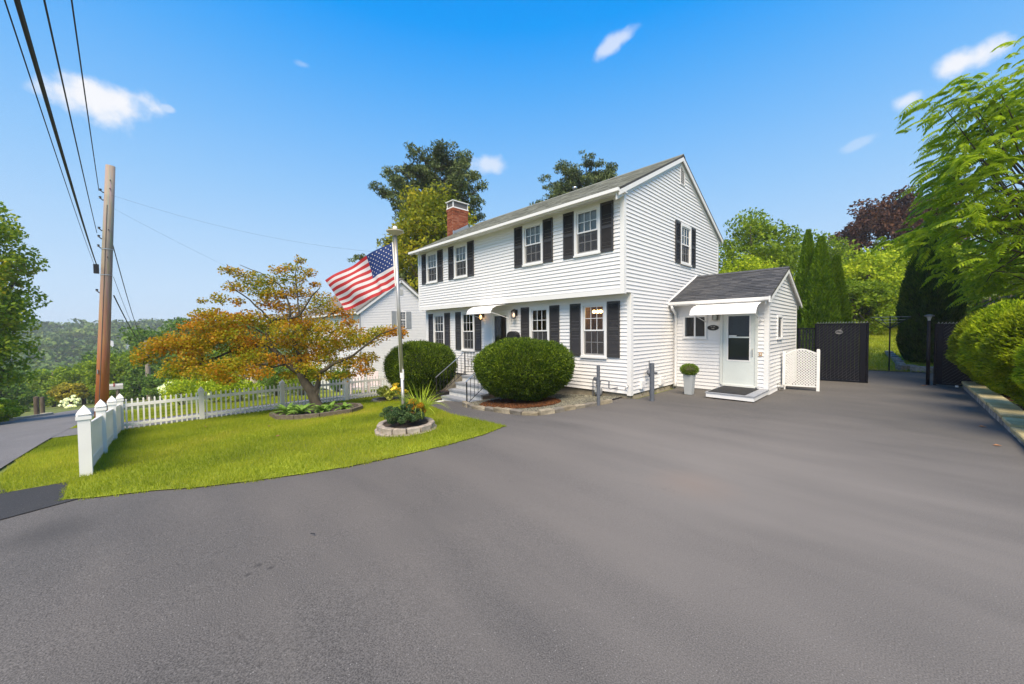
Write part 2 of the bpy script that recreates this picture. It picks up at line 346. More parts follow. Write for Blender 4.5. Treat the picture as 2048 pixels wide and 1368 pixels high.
# lawn blades: single tapered triangles, joined because nobody could count them
def inpoly(X, Y, P):
    r = np.zeros(len(X), bool)
    for i in range(len(P)):
        (x1, y1), (x2, y2) = P[i], P[i - 1]
        with np.errstate(divide='ignore', invalid='ignore'):
            r ^= ((y1 > Y) != (y2 > Y)) & (X < (x2 - x1) * (Y - y1) / (y2 - y1 + 1e-12) + x1)
    return r
def blades(name, P, n, mat_, h=(.03, .07), w=.006, dz=.01, seed=3, holes=()):
    rng = np.random.default_rng(seed); A = np.array(P)
    X = rng.uniform(A[:, 0].min(), A[:, 0].max(), n); Y = rng.uniform(A[:, 1].min(), A[:, 1].max(), n); k = inpoly(X, Y, P)
    for hx, hy, hr in holes: k &= (X - hx) ** 2 + (Y - hy) ** 2 > hr * hr
    X, Y = X[k], Y[k]; n = len(X); Z = zg0(X, Y) + dz
    a = rng.uniform(0, 2 * np.pi, n); H = rng.uniform(*h, n); ln = rng.normal(0, .35, (n, 2)) * H[:, None]
    V = np.stack([np.stack([X - np.cos(a) * w / 2, Y - np.sin(a) * w / 2, Z], -1), np.stack([X + np.cos(a) * w / 2, Y + np.sin(a) * w / 2, Z], -1), np.stack([X + ln[:, 0], Y + ln[:, 1], Z + H], -1)], 1)
    return tag(link(name, fastmesh(name, V, np.arange(n * 3).reshape(-1, 3), mat_)), kind='stuff')
GR = leafmat('grass blades', [(.045, .062, .005), (.082, .110, .007), (.128, .155, .010), (.175, .180, .016), (.30, .23, .06)], .35, .5, .7, .40)
blades('grass', LAWN, 330000, GR, holes=[(-1.75, -5.43, .5), (-6.75, -5.5, 1.0)])
_e = []
for (xa, ya), (xb, yb) in list(zip(LAWN, LAWN[1:]))[:18]:       # ragged edge: tufts leaning over the asphalt
    for _k in range(int(math.hypot(xb - xa, yb - ya) * 9)):
        _t = random.random(); _e.append((xa + (xb - xa) * _t, ya + (yb - ya) * _t, random.uniform(.02, .075)))
_v = []
for (xe, ye, re) in _e:
    for _k in range(22):
        a_, r_ = random.uniform(0, 6.283), re * math.sqrt(random.random()); px, py = xe + r_ * math.cos(a_), ye + r_ * math.sin(a_); z_ = zg(px, py); h_ = random.uniform(.02, .055); q_ = random.uniform(0, 6.283)
        _v += [(px - .003 * math.cos(q_), py - .003 * math.sin(q_), z_), (px + .003 * math.cos(q_), py + .003 * math.sin(q_), z_), (px + random.gauss(0, .02), py + random.gauss(0, .02), z_ + h_)]
tag(link('edge_grass', fastmesh('edge_grass', _v, np.arange(len(_v)).reshape(-1, 3), GR)), kind='stuff')
blades('back_grass', [(-2, 10.75), (6.2, 10.7), (6.2, 30), (-2, 30)], 60000, GR, (.05, .11), .02, seed=5)
blades('neighbour_grass', [(-14.2, -10.9), (-24, -11), (-24, -3), (-14.2, -3)], 60000, GR, (.04, .08), .016, seed=6)

# gravel
rng = np.random.default_rng(2)
def chips(name, poly, n, s, mt_, dz, seed, flat=.6):
    rng = np.random.default_rng(seed); A = np.array(poly); X = rng.uniform(A[:, 0].min(), A[:, 0].max(), n); Y = rng.uniform(A[:, 1].min(), A[:, 1].max(), n); k = inpoly(X, Y, poly); X, Y = X[k], Y[k]; n = len(X)
    o = np.array([(1, 0, 0), (0, 1, 0), (-1, 0, 0), (0, -1, 0), (0, 0, flat), (0, 0, -flat)], float)
    S = rng.uniform(.5, 1.2, (n, 1, 3)) * s; a = rng.uniform(0, 6.28, n); c, q = np.cos(a), np.sin(a)
    V = o[None] * S; V = np.stack([V[..., 0] * c[:, None] - V[..., 1] * q[:, None], V[..., 0] * q[:, None] + V[..., 1] * c[:, None], V[..., 2]], -1)
    V += np.stack([X, Y, zg0(X, Y) + dz + rng.uniform(0, s * .6, n)], -1)[:, None]
    f = np.array([(0, 1, 4), (1, 2, 4), (2, 3, 4), (3, 0, 4), (1, 0, 5), (2, 1, 5), (3, 2, 5), (0, 3, 5)])
    F = (f[None] + (np.arange(n) * 6)[:, None, None]).reshape(-1, 3)
    return tag(link(name, fastmesh(name, V, F, mt_)), kind='stuff')
chips('gravel', [(-3.7, -2.4), (-3.2, -2.78), (-2.4, -2.93), (-1.0, -3.0), (-.6, -2.9), (-.5, -2.4), (-.25, -.8), (-.2, -.05), (-3.7, -.05)], 26000, .016, leafmat('grey gravel', [(.05, .05, .055), (.13, .125, .12), (.24, .225, .21), (.4, .38, .36)], 0, 3, .8, .8), .035, 4)
chips('mulch_chips', [(-2.1 + 1.15 * math.cos(a), -1.95 + 1.0 * math.sin(a)) for a in np.linspace(0, 6.2, 20)], 5000, .03, leafmat('red mulch', [(.05, .02, .012), (.12, .045, .02), (.2, .085, .04)], 0, 3, .9, .7), .05, 18, .35)
chips('mulch', [(6.5, -3), (9.5, -3), (9.5, 7.4), (6.5, 7.4)], 16000, .03, leafmat('red mulch', [(.05, .02, .012), (.12, .045, .02), (.2, .085, .04)], 0, 3, .9, .7), .14, 8, .35)

# ------------------------------------------------------------------ the house
EXPO = .1016
GLASS, n_, l_, b_ = node_mat('window glass')
_t = n_.new('ShaderNodeBsdfTransparent'); _t.inputs[0].default_value = (.82, .86, .86, 1); _g = n_.new('ShaderNodeBsdfGlossy'); _g.inputs['Roughness'].default_value = .02
_f = n_.new('ShaderNodeFresnel'); _f.inputs[0].default_value = 1.52; _x = n_.new('ShaderNodeMixShader')
l_.new(_f.outputs[0], _x.inputs[0]); l_.new(_t.outputs[0], _x.inputs[1]); l_.new(_g.outputs[0], _x.inputs[2]); l_.new(_x.outputs[0], n_['Material Output'].inputs[0])
SCREEN, n_, l_, b_ = node_mat('insect screen')
_t = n_.new('ShaderNodeBsdfTransparent'); _x = n_.new('ShaderNodeMixShader'); _x.inputs[0].default_value = .55; b_.inputs['Base Color'].default_value = (.07, .07, .075, 1); b_.inputs['Roughness'].default_value = .7
l_.new(_t.outputs[0], _x.inputs[1]); l_.new(b_.outputs[0], _x.inputs[2]); l_.new(_x.outputs[0], n_['Material Output'].inputs[0])
ROOM = mat('dim room', (.035, .03, .026), .9, .3, 3)
ROOMW = mat('wallpapered room', (.24, .15, .06), .9, .5, 14)
BLIND = mat('blind slats', (.62, .60, .56), .6, .05, 3)
CURT = mat('curtain', (.22, .19, .15), .9, .2, 9, stretch=(6, 1, .3))
SHING = mat('weathered shingles', (.135, .128, .128), .9, .4, 7, bump=.5, bscale=90)
SHING2 = leafmat('charcoal shingles', [(.045, .047, .052), (.065, .067, .072), (.085, .086, .09)], 0, 6, .9, .8)
CONC = mat('old concrete', (.27, .235, .17), .9, .25, 5, bump=.4, bscale=50)
BLACK = mat('black paint', (.012, .012, .014), .45, .1, 6)
IRON = mat('black iron', (.015, .015, .016), .5, .2, 20)
ALU = mat('dull aluminium', (.52, .52, .51), .35, .08, 6, metal=.8)
GREYP = mat('grey paint', (.105, .115, .135), .55, .15, 9)

house = thing('house', 'white clapboard two-storey house with black shutters and overhanging upper floor', 'house', (0, 0, 0))
# a unit clapboard: wedge, proud at its lower edge
def wedge():
    b = MB(); b.add([(0, 0, 0), (1, 0, 0), (1, -.026, 0), (0, -.026, 0), (0, 0, 1), (1, 0, 1), (1, -.004, 1), (0, -.004, 1)],
                    [(0, 1, 2, 3), (7, 6, 5, 4), (3, 2, 6, 7), (0, 3, 7, 4), (2, 1, 5, 6)]); return b.mesh('siding_board', WHITE)
WEDGE = wedge()
def to_world(axis, c):
    """wall frame: u along the wall, n outward; axis 'f' faces -y, 'g' faces +x"""
    return (lambda u, n, z: (u, c - n, z)) if axis == 'f' else (lambda u, n, z: (c + n, u, z))
def siding(parent, axis, c, lo, hi, z0, z1, holes=(), e=EXPO):
    k = 0; T = to_world(axis, c); rz = 0 if axis == 'f' else math.pi / 2
    n = int(math.ceil((z1 - z0) / e - 1e-4))
    for i in range(n):
        a, b = z0 + i * e, min(z0 + (i + 1) * e, z1)
        l0, h0, l1, h1 = lo(a), hi(a), lo(b), hi(b)
        if h0 - l0 < .05: continue
        if abs(l0 - l1) > 1e-3 or abs(h0 - h1) > 1e-3:
            bm = MB(); P = lambda u, nn, z: T(u, nn, z)
            h1c, l1c = max(h1, l1 + .001), l1
            bm.add([P(l0, 0, a), P(h0, 0, a), P(h0, .026, a), P(l0, .026, a), P(l1c, 0, b), P(h1c, 0, b), P(h1c, .004, b), P(l1c, .004, b)],
                   [(0, 1, 2, 3), (7, 6, 5, 4), (3, 2, 6, 7), (0, 3, 7, 4), (2, 1, 5, 6)])
            segs = []
            hit = [h for h in holes if h[2] < b and h[3] > a]
            if not hit: bm.obj('siding_board', WHITE, parent); continue
        segs = [(l0, h0, a, b)]
        for (u0, u1, w0, w1) in holes:
            ns = []
            for (p, q, r, s) in segs:
                if w1 <= r or w0 >= s or u1 <= p or u0 >= q: ns.append((p, q, r, s)); continue
                if u0 > p: ns.append((p, u0, r, s))
                if u1 < q: ns.append((u1, q, r, s))
                if w0 - r > .012: ns.append((max(p, u0), min(q, u1), r, w0))
                if s - w1 > .012: ns.append((max(p, u0), min(q, u1), w1, s))
            segs = ns
        for (p, q, r, s) in segs:
            link('siding_board', WEDGE, parent, T(p, 0, r), (0, 0, rz), (q - p, 1, s - r))
def wall(axis, c, u0, u1, z0, z1, holes, name='wall', thick=.1, extra=None, parent=None):
    T = to_world(axis, c); us = sorted({u0, u1, *[h[0] for h in holes], *[h[1] for h in holes]}); zs = sorted({z0, z1, *[h[2] for h in holes], *[h[3] for h in holes]})
    b = MB()
    for i in range(len(us) - 1):
        for j in range(len(zs) - 1):
            cu, cz = (us[i] + us[i + 1]) / 2, (zs[j] + zs[j + 1]) / 2
            if any(h[0] < cu < h[1] and h[2] < cz < h[3] for h in holes): continue
            p, q = T(us[i], 0, zs[j]), T(us[i + 1], -thick, zs[j + 1])
            b.box(min(p[0], q[0]), max(p[0], q[0]), min(p[1], q[1]), max(p[1], q[1]), zs[j], zs[j + 1])
    if extra: b.prism(extra, 'x' if axis == 'g' else 'y', c - thick if axis == 'g' else c, c if axis == 'g' else c + thick)
    return b.obj(name, TRIM, parent or house)

def window_proto(w, h, style, lit=False):
    """double-hung six-over-six window; local x right, -y outward, z up from its bottom edge"""
    f = .075; b = MB()
    b.box(-w / 2, -w / 2 + f, -.045, 0, 0, h); b.box(w / 2 - f, w / 2, -.045, 0, 0, h); b.box(-w / 2 + f, w / 2 - f, -.045, 0, h - f, h); b.box(-w / 2 + f, w / 2 - f, -.043, 0, 0, f)
    b.box(-w / 2 - .015, w / 2 + .015, -.065, -.047, -.02, .03)
    iw = w / 2 - f; b.box(-iw, -iw + .012, 0, .08, f, h - f); b.box(iw - .012, iw, 0, .08, f, h - f)
    root = b.obj('window', TRIM, house)
    mid = f + (h - 2 * f) * .5; s = .038
    for k, (z0, z1, y) in enumerate(((mid - .02, h - f, -.022), (f, mid + .02, .004))):
        iw2 = iw - .013; q = MB(); q.box(-iw2, -iw2 + s, y, y + .024, z0, z1); q.box(iw2 - s, iw2, y, y + .024, z0, z1); q.box(-iw2 + s, iw2 - s, y, y + .024, z0, z0 + s); q.box(-iw2 + s, iw2 - s, y, y + .024, z1 - s, z1)
        q.obj('sash', TRIM, root)
        q = MB(); g = iw2 - s; zz0, zz1 = z0 + s, z1 - s
        for t in (-1 / 3, 1 / 3): q.box(g * t - .009, g * t + .009, y + .004, y + .016, zz0, zz1)
        q.box(-g, g, y + .0035, y + .0165, (zz0 + zz1) / 2 - .009, (zz0 + zz1) / 2 + .009)
        q.obj('muntin', TRIM, root)
        q = MB(); q.add([(-g, y + .013, zz0), (g, y + .013, zz0), (g, y + .013, zz1), (-g, y + .013, zz1)], [(0, 1, 2, 3)]); q.obj('pane', GLASS, root)
        if k == 1:
            q = MB(); q.add([(-g - s, -.008, z0), (g + s, -.008, z0), (g + s, -.008, z1 - .03), (-g - s, -.008, z1 - .03)], [(0, 1, 2, 3)]); q.obj('insect_screen', SCREEN, root)
    d = .9 if lit else .5
    q = MB(); q.add([(-iw, .1, f), (iw, .1, f), (iw, .1, h - f), (-iw, .1, h - f), (-iw * 1.6, d, f - .2), (iw * 1.6, d, f - .2), (iw * 1.6, d, h - f + .1), (-iw * 1.6, d, h - f + .1)],
                    [(4, 5, 6, 7), (0, 4, 7, 3), (1, 2, 6, 5), (0, 1, 5, 4), (3, 7, 6, 2)]); q.obj('interior', ROOMW if lit else ROOM, root)
    if style == 'blind':
        q = MB()
        for i in range(int((h * .5) / .03)):
            z = h - f - .02 - i * .03; q.box(-iw + .01, iw - .01, .055, .06, z - .024, z)
        q.obj('blind', BLIND, root)
    if style == 'curtain':
        for sgn in (-1, 1):
            q = MB(); nseg = 10
            for i in range(nseg):
                xa, xb = sgn * iw * (1 - .06 * i), sgn * iw * (1 - .06 * (i + 1)); ya = .08 + .012 * (i % 2)
                yb = .08 + .012 * ((i + 1) % 2); q.add([(xa, ya, f), (xb, yb, f), (xb, yb, h - f), (xa, ya, h - f)], [(0, 1, 2, 3)])
            q.obj('curtain', CURT, root)
    return root
def shutter_proto(h, w=.375):
    b = MB(); s = .045; z = [0, .07, h * .5 - .04, h * .5 + .04, h - .07, h]
    b.box(-w / 2, -w / 2 + s, -.03, 0, 0, h); b.box(w / 2 - s, w / 2, -.03, 0, 0, h)
    for i in (0, 2, 4): b.box(-w / 2 + s, w / 2 - s, -.029, 0, z[i], z[i + 1])
    b.add([(-w / 2 + s, -.004, .0), (w / 2 - s, -.004, .0), (w / 2 - s, -.004, h), (-w / 2 + s, -.004, h)], [(0, 1, 2, 3)])
    r = b.obj('shutter', CHAR, house); q = MB()
    for lo, hi in ((z[1], z[2]), (z[3], z[4])):
        n = int((hi - lo) / .032)
        for i in range(n):
            zz = lo + (i + .5) * (hi - lo) / n
            q.add([(-w / 2 + s, -.006, zz + .018), (w / 2 - s, -.006, zz + .018), (w / 2 - s, -.026, zz - .012), (-w / 2 + s, -.026, zz - .012)], [(0, 1, 2, 3)])
    tag(q.obj('louver', CHAR, r), kind='stuff'); return r
UPW = (-8.77, -6.755, -3.03, -1.03); LOW = (-8.845, -6.815, -3.09, -1.06)
holes_up = [(x - .37, x + .37, 3.84, 4.98) for x in UPW]; holes_lo = [(x - .37, x + .37, 1.03, 2.43) for x in LOW]
DOORX = (-5.42, -4.46)
wl = wall('f', 0, -9.88, .05, .06, 2.71, holes_lo + [(DOORX[0] + .05, DOORX[1] - .05, .28, 2.40)])
siding(wl, 'f', 0, lambda z: -9.80, lambda z: -.04, .06, 2.60, [(x - .40, x + .40, .99, 2.47) for x in LOW] + [(DOORX[0], DOORX[1], .1, 2.45)])
wu = wall('f', -.35, -9.88, .05, 2.72, 5.13, holes_up)
siding(wu, 'f', -.35, lambda z: -9.80, lambda z: -.04, 2.80, 5.03, [(x - .40, x + .40, 3.80, 5.02) for x in UPW])
# overhang soffit, trim boards
b = MB(); b.box(-9.88, .05, -.35, 0, 2.695, 2.72); b.box(-9.885, .055, -.372, -.33, 2.66, 2.80); b.box(-9.8, -.04, -.02, 0, 2.60, 2.69); b.obj('overhang_trim', TRIM, house)
b = MB(); b.box(-9.80, -.04, -.368, -.352, 5.03, 5.13); b.obj('frieze_board', TRIM, house)
for x0, x1, y0, y1, z0, z1 in ((-.045, .072, -.022, .1, .02, 2.69), (-.045, .072, -.375, -.26, 2.66, 5.14), (-9.9, -9.80, -.022, .1, .02, 2.69), (-9.9, -9.80, -.375, -.26, 2.66, 5.14), (-.05, .072, 6.58, 6.68, .02, 5.35)):
    b = MB(); b.box(x0, x1, y0, y1, z0, z1); b.obj('corner_board', TRIM, house)
# gable wall
GX = .05
def ylo(z): return max(-.35, -.69 + (z - 5.09) / .512)
def yhi(z): return min(6.66, 6.89 - (z - 5.09) / .512)
gw = wall('g', GX, 0, 6.66, .06, 2.71, [])
GWIN = (3.09, 3.93, 3.80, 5.09)
gu = wall('g', GX, -.35, 6.66, 2.71, 5.17, [(GWIN[0] + .05, GWIN[1] - .05, 3.84, 5.03)], extra=[(-.35, 5.17), (6.66, 5.17), (6.66, 5.24), (3.1, 7.02), (-.35, 5.28)])
siding(gw, 'g', GX, lambda z: .1, lambda z: 6.58, .06, 2.70)
siding(gu, 'g', GX, lambda z: -.26 if z < 5.25 else ylo(z), lambda z: min(6.58, yhi(z)), 2.70, 7.0, [(GWIN[0] + .03, GWIN[1] - .03, GWIN[2] + .02, GWIN[3] - .02), (3.07, 3.43, 6.28, 6.86)])
b = MB(); b.box(-9.88, -9.78, 0, 6.66, .06, 2.71); b.box(-9.88, -9.78, -.35, 6.66, 2.71, 5.17); b.prism([(-.35, 5.17), (6.66, 5.17), (6.66, 5.24), (3.1, 7.02), (-.35, 5.28)], 'x', -9.88, -9.78); b.box(-9.88, .05, 6.56, 6.66, .06, 5.2); b.obj('wall', WHITE, house)
b = MB(); b.box(-9.85, .02, .03, 6.63, -1.6, .058)
b.obj('foundation', CONC, house)
for i, (yy, zz, s) in enumerate(((.12, -.05, .5), (.62, -.08, .42), (1.5, -.06, .5), (2.05, -.07, .36))):   # broken parging stones
    b = MB(); b.add([(.0, yy, -.12), (.075, yy + .02, -.12), (.085, yy + s, -.12), (.0, yy + s, -.12), (.0, yy, .03), (.05, yy + .03, .0), (.05, yy + s * .9, .02), (0, yy + s, .04)], [(0, 3, 2, 1), (4, 5, 6, 7), (0, 1, 5, 4), (1, 2, 6, 5), (2, 3, 7, 6), (3, 0, 4, 7)])
    b.obj('foundation_stone', CONC, house)
# windows and shutters
pu = window_proto(.84, 1.27, 'blind'); pl = window_proto(.84, 1.53, 'curtain'); plit = window_proto(.84, 1.53, 'none', True)
su = shutter_proto(1.28); slw = shutter_proto(1.51)
first = {}
def place(proto, loc, rz=0):
    o = proto if proto not in first else copy_tree(proto, house)
    first[proto] = 1; o.parent = house; o.location = loc; o.rotation_euler = (0, 0, rz); return o
for x in UPW:
    place(pu, (x, -.352, 3.78))
    for s in (-1, 1): place(su, (x + s * .615, -.369, 3.775))
for i, x in enumerate(LOW):
    o = place(plit if i == 3 else pl, (x, -.002, .97))
    if i == 3: o['label'] = 'window with the lit chandelier behind it'
    for s in (-1, 1): place(slw, (x + s * .625, -.019, 1.0))
place(pu, (GX + .002, 3.51, 3.81), math.pi / 2)
for s in (-1, 1): place(su, (GX + .019, 3.51 + s * .625, 3.81), math.pi / 2)
BULB = mat('warm bulb', (1.0, .62, .22), .4, 0, emit=5.0)
for dx, dy in ((-.20, .3), (-.12, .36), (.02, .3), (.10, .36)):
    b = MB(); b.lathe([(.001, -.055), (.04, -.035), (.055, 0), (.04, .035), (.001, .055)], 10); b.obj('chandelier_bulb', BULB, plit, (dx, dy, 1.30), smooth=True)
b = MB(); b.tube([(-.05, .33, 1.45), (-.05, .33, 1.55)], .01); b.bar((-.22, .33, 1.37), (.12, .33, 1.37), .015, .015); b.obj('chandelier', mat('brass', (.35, .22, .07), .4, .05, metal=.8), plit)
# gable vent
b = MB(); b.box(GX, GX + .03, 3.07, 3.10, 6.28, 6.86); b.box(GX, GX + .03, 3.40, 3.43, 6.28, 6.86); b.box(GX, GX + .03, 3.10, 3.40, 6.28, 6.31); b.box(GX, GX + .03, 3.10, 3.40, 6.83, 6.86); b.add([(GX + .003, 3.1, 6.3), (GX + .003, 3.4, 6.3), (GX + .003, 3.4, 6.85), (GX + .003, 3.1, 6.85)], [(0, 1, 2, 3)])
v = b.obj('gable_vent', TRIM, house); v.data.materials.append(BLACK); v.data.polygons[len(v.data.polygons) - 1].material_index = 1
for i in range(9):
    z = 6.33 + i * .056; b = MB(); b.add([(GX + .028, 3.1, z), (GX + .028, 3.4, z), (GX + .006, 3.4, z + .04), (GX + .006, 3.1, z + .04)], [(0, 1, 2, 3)]); b.obj('vent_slat', TRIM, v)
# main roof
S = .512
def zr(y): return 5.2 + S * (y + .69) if y < 3.1 else 5.2 + S * (6.89 - y)
RX0, RX1 = -9.95, .16
b = MB(); t = .05
for ya, yb in ((-.74, 3.1), (6.94, 3.1)):
    za, zb = zr(ya), zr(yb); b.add([(RX0, ya, za), (RX1, ya, za), (RX1, yb, zb), (RX0, yb, zb), (RX0, ya, za - t), (RX1, ya, za - t), (RX1, yb, zb - t), (RX0, yb, zb - t)], [(0, 1, 2, 3), (7, 6, 5, 4), (0, 4, 5, 1), (1, 5, 6, 2), (2, 6, 7, 3), (3, 7, 4, 0)])
roof = b.obj('roof', mat('roof underlay', (.06, .06, .062), .9, .1), house)
rng = np.random.default_rng(5); b = MB()
def shingle_course(b, x0, x1, y, dy, zf, tab, rng, lift=.012):
    x = x0 - rng.uniform(0, tab)
    while x < x1:
        w = tab * rng.uniform(.55, 1.25); a, c = max(x, x0), min(x + w - .006, x1); x += w
        if c - a < .02: continue
        h = rng.uniform(.5, 1.3) * lift; y1 = y + dy * 1.15; q = 0 if dy > 0 else 0
        b.add([(a, y, zf(y) + .004), (c, y, zf(y) + .004), (c, y, zf(y) + .004 + h), (a, y, zf(y) + .004 + h), (a, y1, zf(y1) + .004), (c, y1, zf(y1) + .004)],
              [(0, 1, 2, 3), (3, 2, 5, 4), (0, 3, 4), (1, 5, 2)])
for i in range(30): shingle_course(b, RX0, RX1, -.76 + i * .1275, .1275, lambda y: 5.2 + S * (y + .69), .3, rng)
SH1 = leafmat('weathered grey shingles', [(.10, .105, .112), (.155, .16, .17), (.215, .22, .235), (.28, .285, .30)], 0, 5, .9, .8)
tag(b.obj('shingles', SH1, roof), kind='stuff')
b = MB(); b.prism([(2.95, zr(2.95) + .012), (3.1, 7.165), (3.25, zr(3.25) + .012), (3.25, zr(3.25) + .03), (3.1, 7.185), (2.95, zr(2.95) + .03)], 'x', RX0, RX1); b.obj('ridge_cap', SH1, roof)
b = MB(); b.box(RX0, RX1, -.70, -.36, 5.125, 5.145); b.box(RX0, RX1, -.722, -.70, 5.06, 5.17); b.obj('fascia', TRIM, house)
b = MB(); b.box(RX0 + .0, RX1, -.80, -.725, 5.085, 5.10); b.box(RX0, RX1, -.815, -.80, 5.085, 5.165); b.box(RX0, RX0 + .01, -.80, -.725, 5.10, 5.16); b.box(RX1 - .01, RX1, -.80, -.725, 5.10, 5.16); b.obj('gutter', TRIM, house)
for ya, yb in ((-.74, 3.1), (6.94, 3.1)):
    for off, x0, x1, w in ((.052, GX + .02, RX1 - .002, .0), (.06, GX + .001, GX + .03, .17)):
        pass
    za, zb = zr(ya) - .055, zr(yb) - .055
    b = MB(); b.add([(GX + .03, ya, za), (RX1 - .004, ya, za), (RX1 - .004, yb, zb), (GX + .03, yb, zb), (GX + .03, ya, za - .02), (RX1 - .004, ya, za - .02), (RX1 - .004, yb, zb - .02), (GX + .03, yb, zb - .02)], [(0, 1, 2, 3), (7, 6, 5, 4), (0, 4, 5, 1), (1, 5, 6, 2), (2, 6, 7, 3), (3, 7, 4, 0)])
    for x0, x1, d0, d1 in ((GX + .001, GX + .032, .06, .26), (RX1 - .03, RX1 - .001, .056, .17)):
        b.add([(x0, ya, za - d0 + .05), (x1, ya, za - d0 + .05), (x1, yb, zb - d0 + .05), (x0, yb, zb - d0 + .05), (x0, ya, za - d1 + .05), (x1, ya, za - d1 + .05), (x1, yb, zb - d1 + .05), (x0, yb, zb - d1 + .05)], [(0, 1, 2, 3), (7, 6, 5, 4), (0, 4, 5, 1), (1, 5, 6, 2), (2, 6, 7, 3), (3, 7, 4, 0)])
    b.obj('rake_board', TRIM, house)
b = MB(); b.lathe([(.05, -.3), (.05, .2), (.09, .2), (.09, .28), (.0, .31)], 12); b.obj('vent_pipe', ALU, house, (-4.16, 3.35, 7.15), smooth=True)
# brick chimney on the far gable
BR = leafmat('chimney bricks', [(.17, .045, .03), (.25, .07, .045), (.31, .10, .065), (.36, .15, .11)], 0, 4, .9, .85)
MORT = mat('mortar', (.30, .24, .21), .9, .2, 20)
b = MB(); b.box(-10.49, -9.995, 1.615, 2.485, -1.5, 7.58); ch = b.obj('chimney', MORT, house)
b = MB(); rng = np.random.default_rng(9)
z = 5.0; i = 0
while z < 7.60:
    e = .018 if z > 7.46 else 0
    x0, x1, y0, y1 = -10.5 - e, -9.985 + e, 1.605 - e, 2.495 + e
    for fx in (0, 1):                                       # the four faces, running bond
        n = 4; o = (i % 2) * .11
        for k in range(-1, 5):
            a, c = max(y0, y0 + k * .222 + o), min(y1, y0 + (k + 1) * .222 + o - .012)
            if c - a > .03: b.box((x1 - .05) if fx else x0, x1 + rng.uniform(-.003, .003) if fx else x0 + .05, a, c, z, z + .058)
        for k in range(-1, 3):
            a, c = max(x0 + .051, x0 + k * .222 + .11 - o), min(x1 - .051, x0 + (k + 1) * .222 + .11 - o - .012)
            if c - a > .03: b.box(a, c, (y1 - .05) if fx else y0, y1 if fx else y0 + .05, z, z + .058)
    z += .07; i += 1
tag(b.obj('bricks', BR, ch), kind='stuff')
b = MB(); x0, x1, y0, y1 = -10.5, -9.985, 1.605, 2.495
b.box(x0 - .02, x1 + .02, y0 - .02, y1 + .02, 7.65, 7.70)
for px in (x0, x1 - .04):
    for py in (y0, y1 - .04): b.box(px, px + .04, py, py + .04, 7.70, 7.96)
b.box(x0 - .05, x1 + .05, y0 - .05, y1 + .05, 7.965, 8.0); b.obj('chimney_cap', TRIM, ch)
b = MB(); b.box(x0 + .02, x1 - .02, y0 + .02, y1 - .02, 7.70, 7.955); b.obj('spark_screen', mat('spark mesh', (.13, .12, .115), .7, .3, 60), ch)
b = MB(); b.add([(-9.978, 1.6, zr(1.6) - .02), (-9.978, 2.5, zr(2.5) - .02), (-9.978, 2.5, zr(2.5) + .17), (-9.978, 1.6, zr(1.6) + .14)], [(0, 1, 2, 3)]); b.box(-9.98, -9.93, 1.57, 1.62, zr(1.6), zr(1.6) + .17); b.obj('flashing', ALU, ch)
# front door: dark glass storm door in a white frame
b = MB(); x0, x1 = DOORX
b.box(x0, x0 + .09, -.05, 0, .27, 2.45); b.box(x1 - .09, x1, -.05, 0, .27, 2.45); b.box(x0 + .09, x1 - .09, -.05, 0, 2.36, 2.45); b.box(x0 + .05, x1 - .05, -.06, .02, .22, .28)
fd = b.obj('front_door', TRIM, house)
b = MB(); b.box(x0 + .09, x0 + .16, -.03, .01, .28, 2.36); b.box(x1 - .16, x1 - .09, -.03, .01, .28, 2.36); b.box(x0 + .16, x1 - .16, -.03, .01, 2.27, 2.36); b.box(x0 + .16, x1 - .16, -.03, .01, .28, .48); b.obj('door_frame', TRIM, fd)
b = MB(); b.add([(x0 + .16, -.01, .48), (x1 - .16, -.01, .48), (x1 - .16, -.01, 2.27), (x0 + .16, -.01, 2.27)], [(0, 1, 2, 3)]); b.obj('door_pane', GLASS, fd)
b = MB(); b.box(x0 + .1, x1 - .1, .06, .08, .28, 2.36); b.obj('inner_door', mat('dark wood door', (.045, .035, .018), .5, .5, 4, stretch=(8, 1, .5)), fd)
b = MB(); hx = x0 + .125; b.tube([(hx, -.03, 1.33), (hx, -.075, 1.34), (hx, -.08, 1.44), (hx, -.075, 1.54), (hx, -.03, 1.55)], .014); b.obj('door_handle', TRIM, fd)
# front awning
def awning(name, x0, x1, prof, struts, ribs=4):
    b = MB(); n = len(prof)
    b.prism(prof + [(y, z - .012) for y, z in reversed(prof)], 'x', x0, x1); a = b.obj(name, TRIM, house)
    for i in range(ribs):                                   # rolled seams running along the sheet
        k = i / (ribs - 1) * (n - 2) + .5; j = int(k); y = prof[j][0] + (prof[j + 1][0] - prof[j][0]) * (k - j); z = prof[j][1] + (prof[j + 1][1] - prof[j][1]) * (k - j)
        q = MB(); q.tube([(x0, y, z + .003), (x1, y, z + .003)], .009, 6); q.obj('seam', TRIM, a)
    for p, q_ in struts:
        q = MB(); q.tube([p, q_], .012, 6); q.obj('strut', TRIM, a)
awning('awning', -5.62, -4.33, [(-.02, 2.655), (-.45, 2.62), (-.75, 2.57), (-.9, 2.50), (-.97, 2.42), (-1.0, 2.33)], [((-5.6, -.98, 2.35), (-5.6, -.02, 2.13)), ((-4.34, -.98, 2.35), (-4.34, -.02, 2.13))])

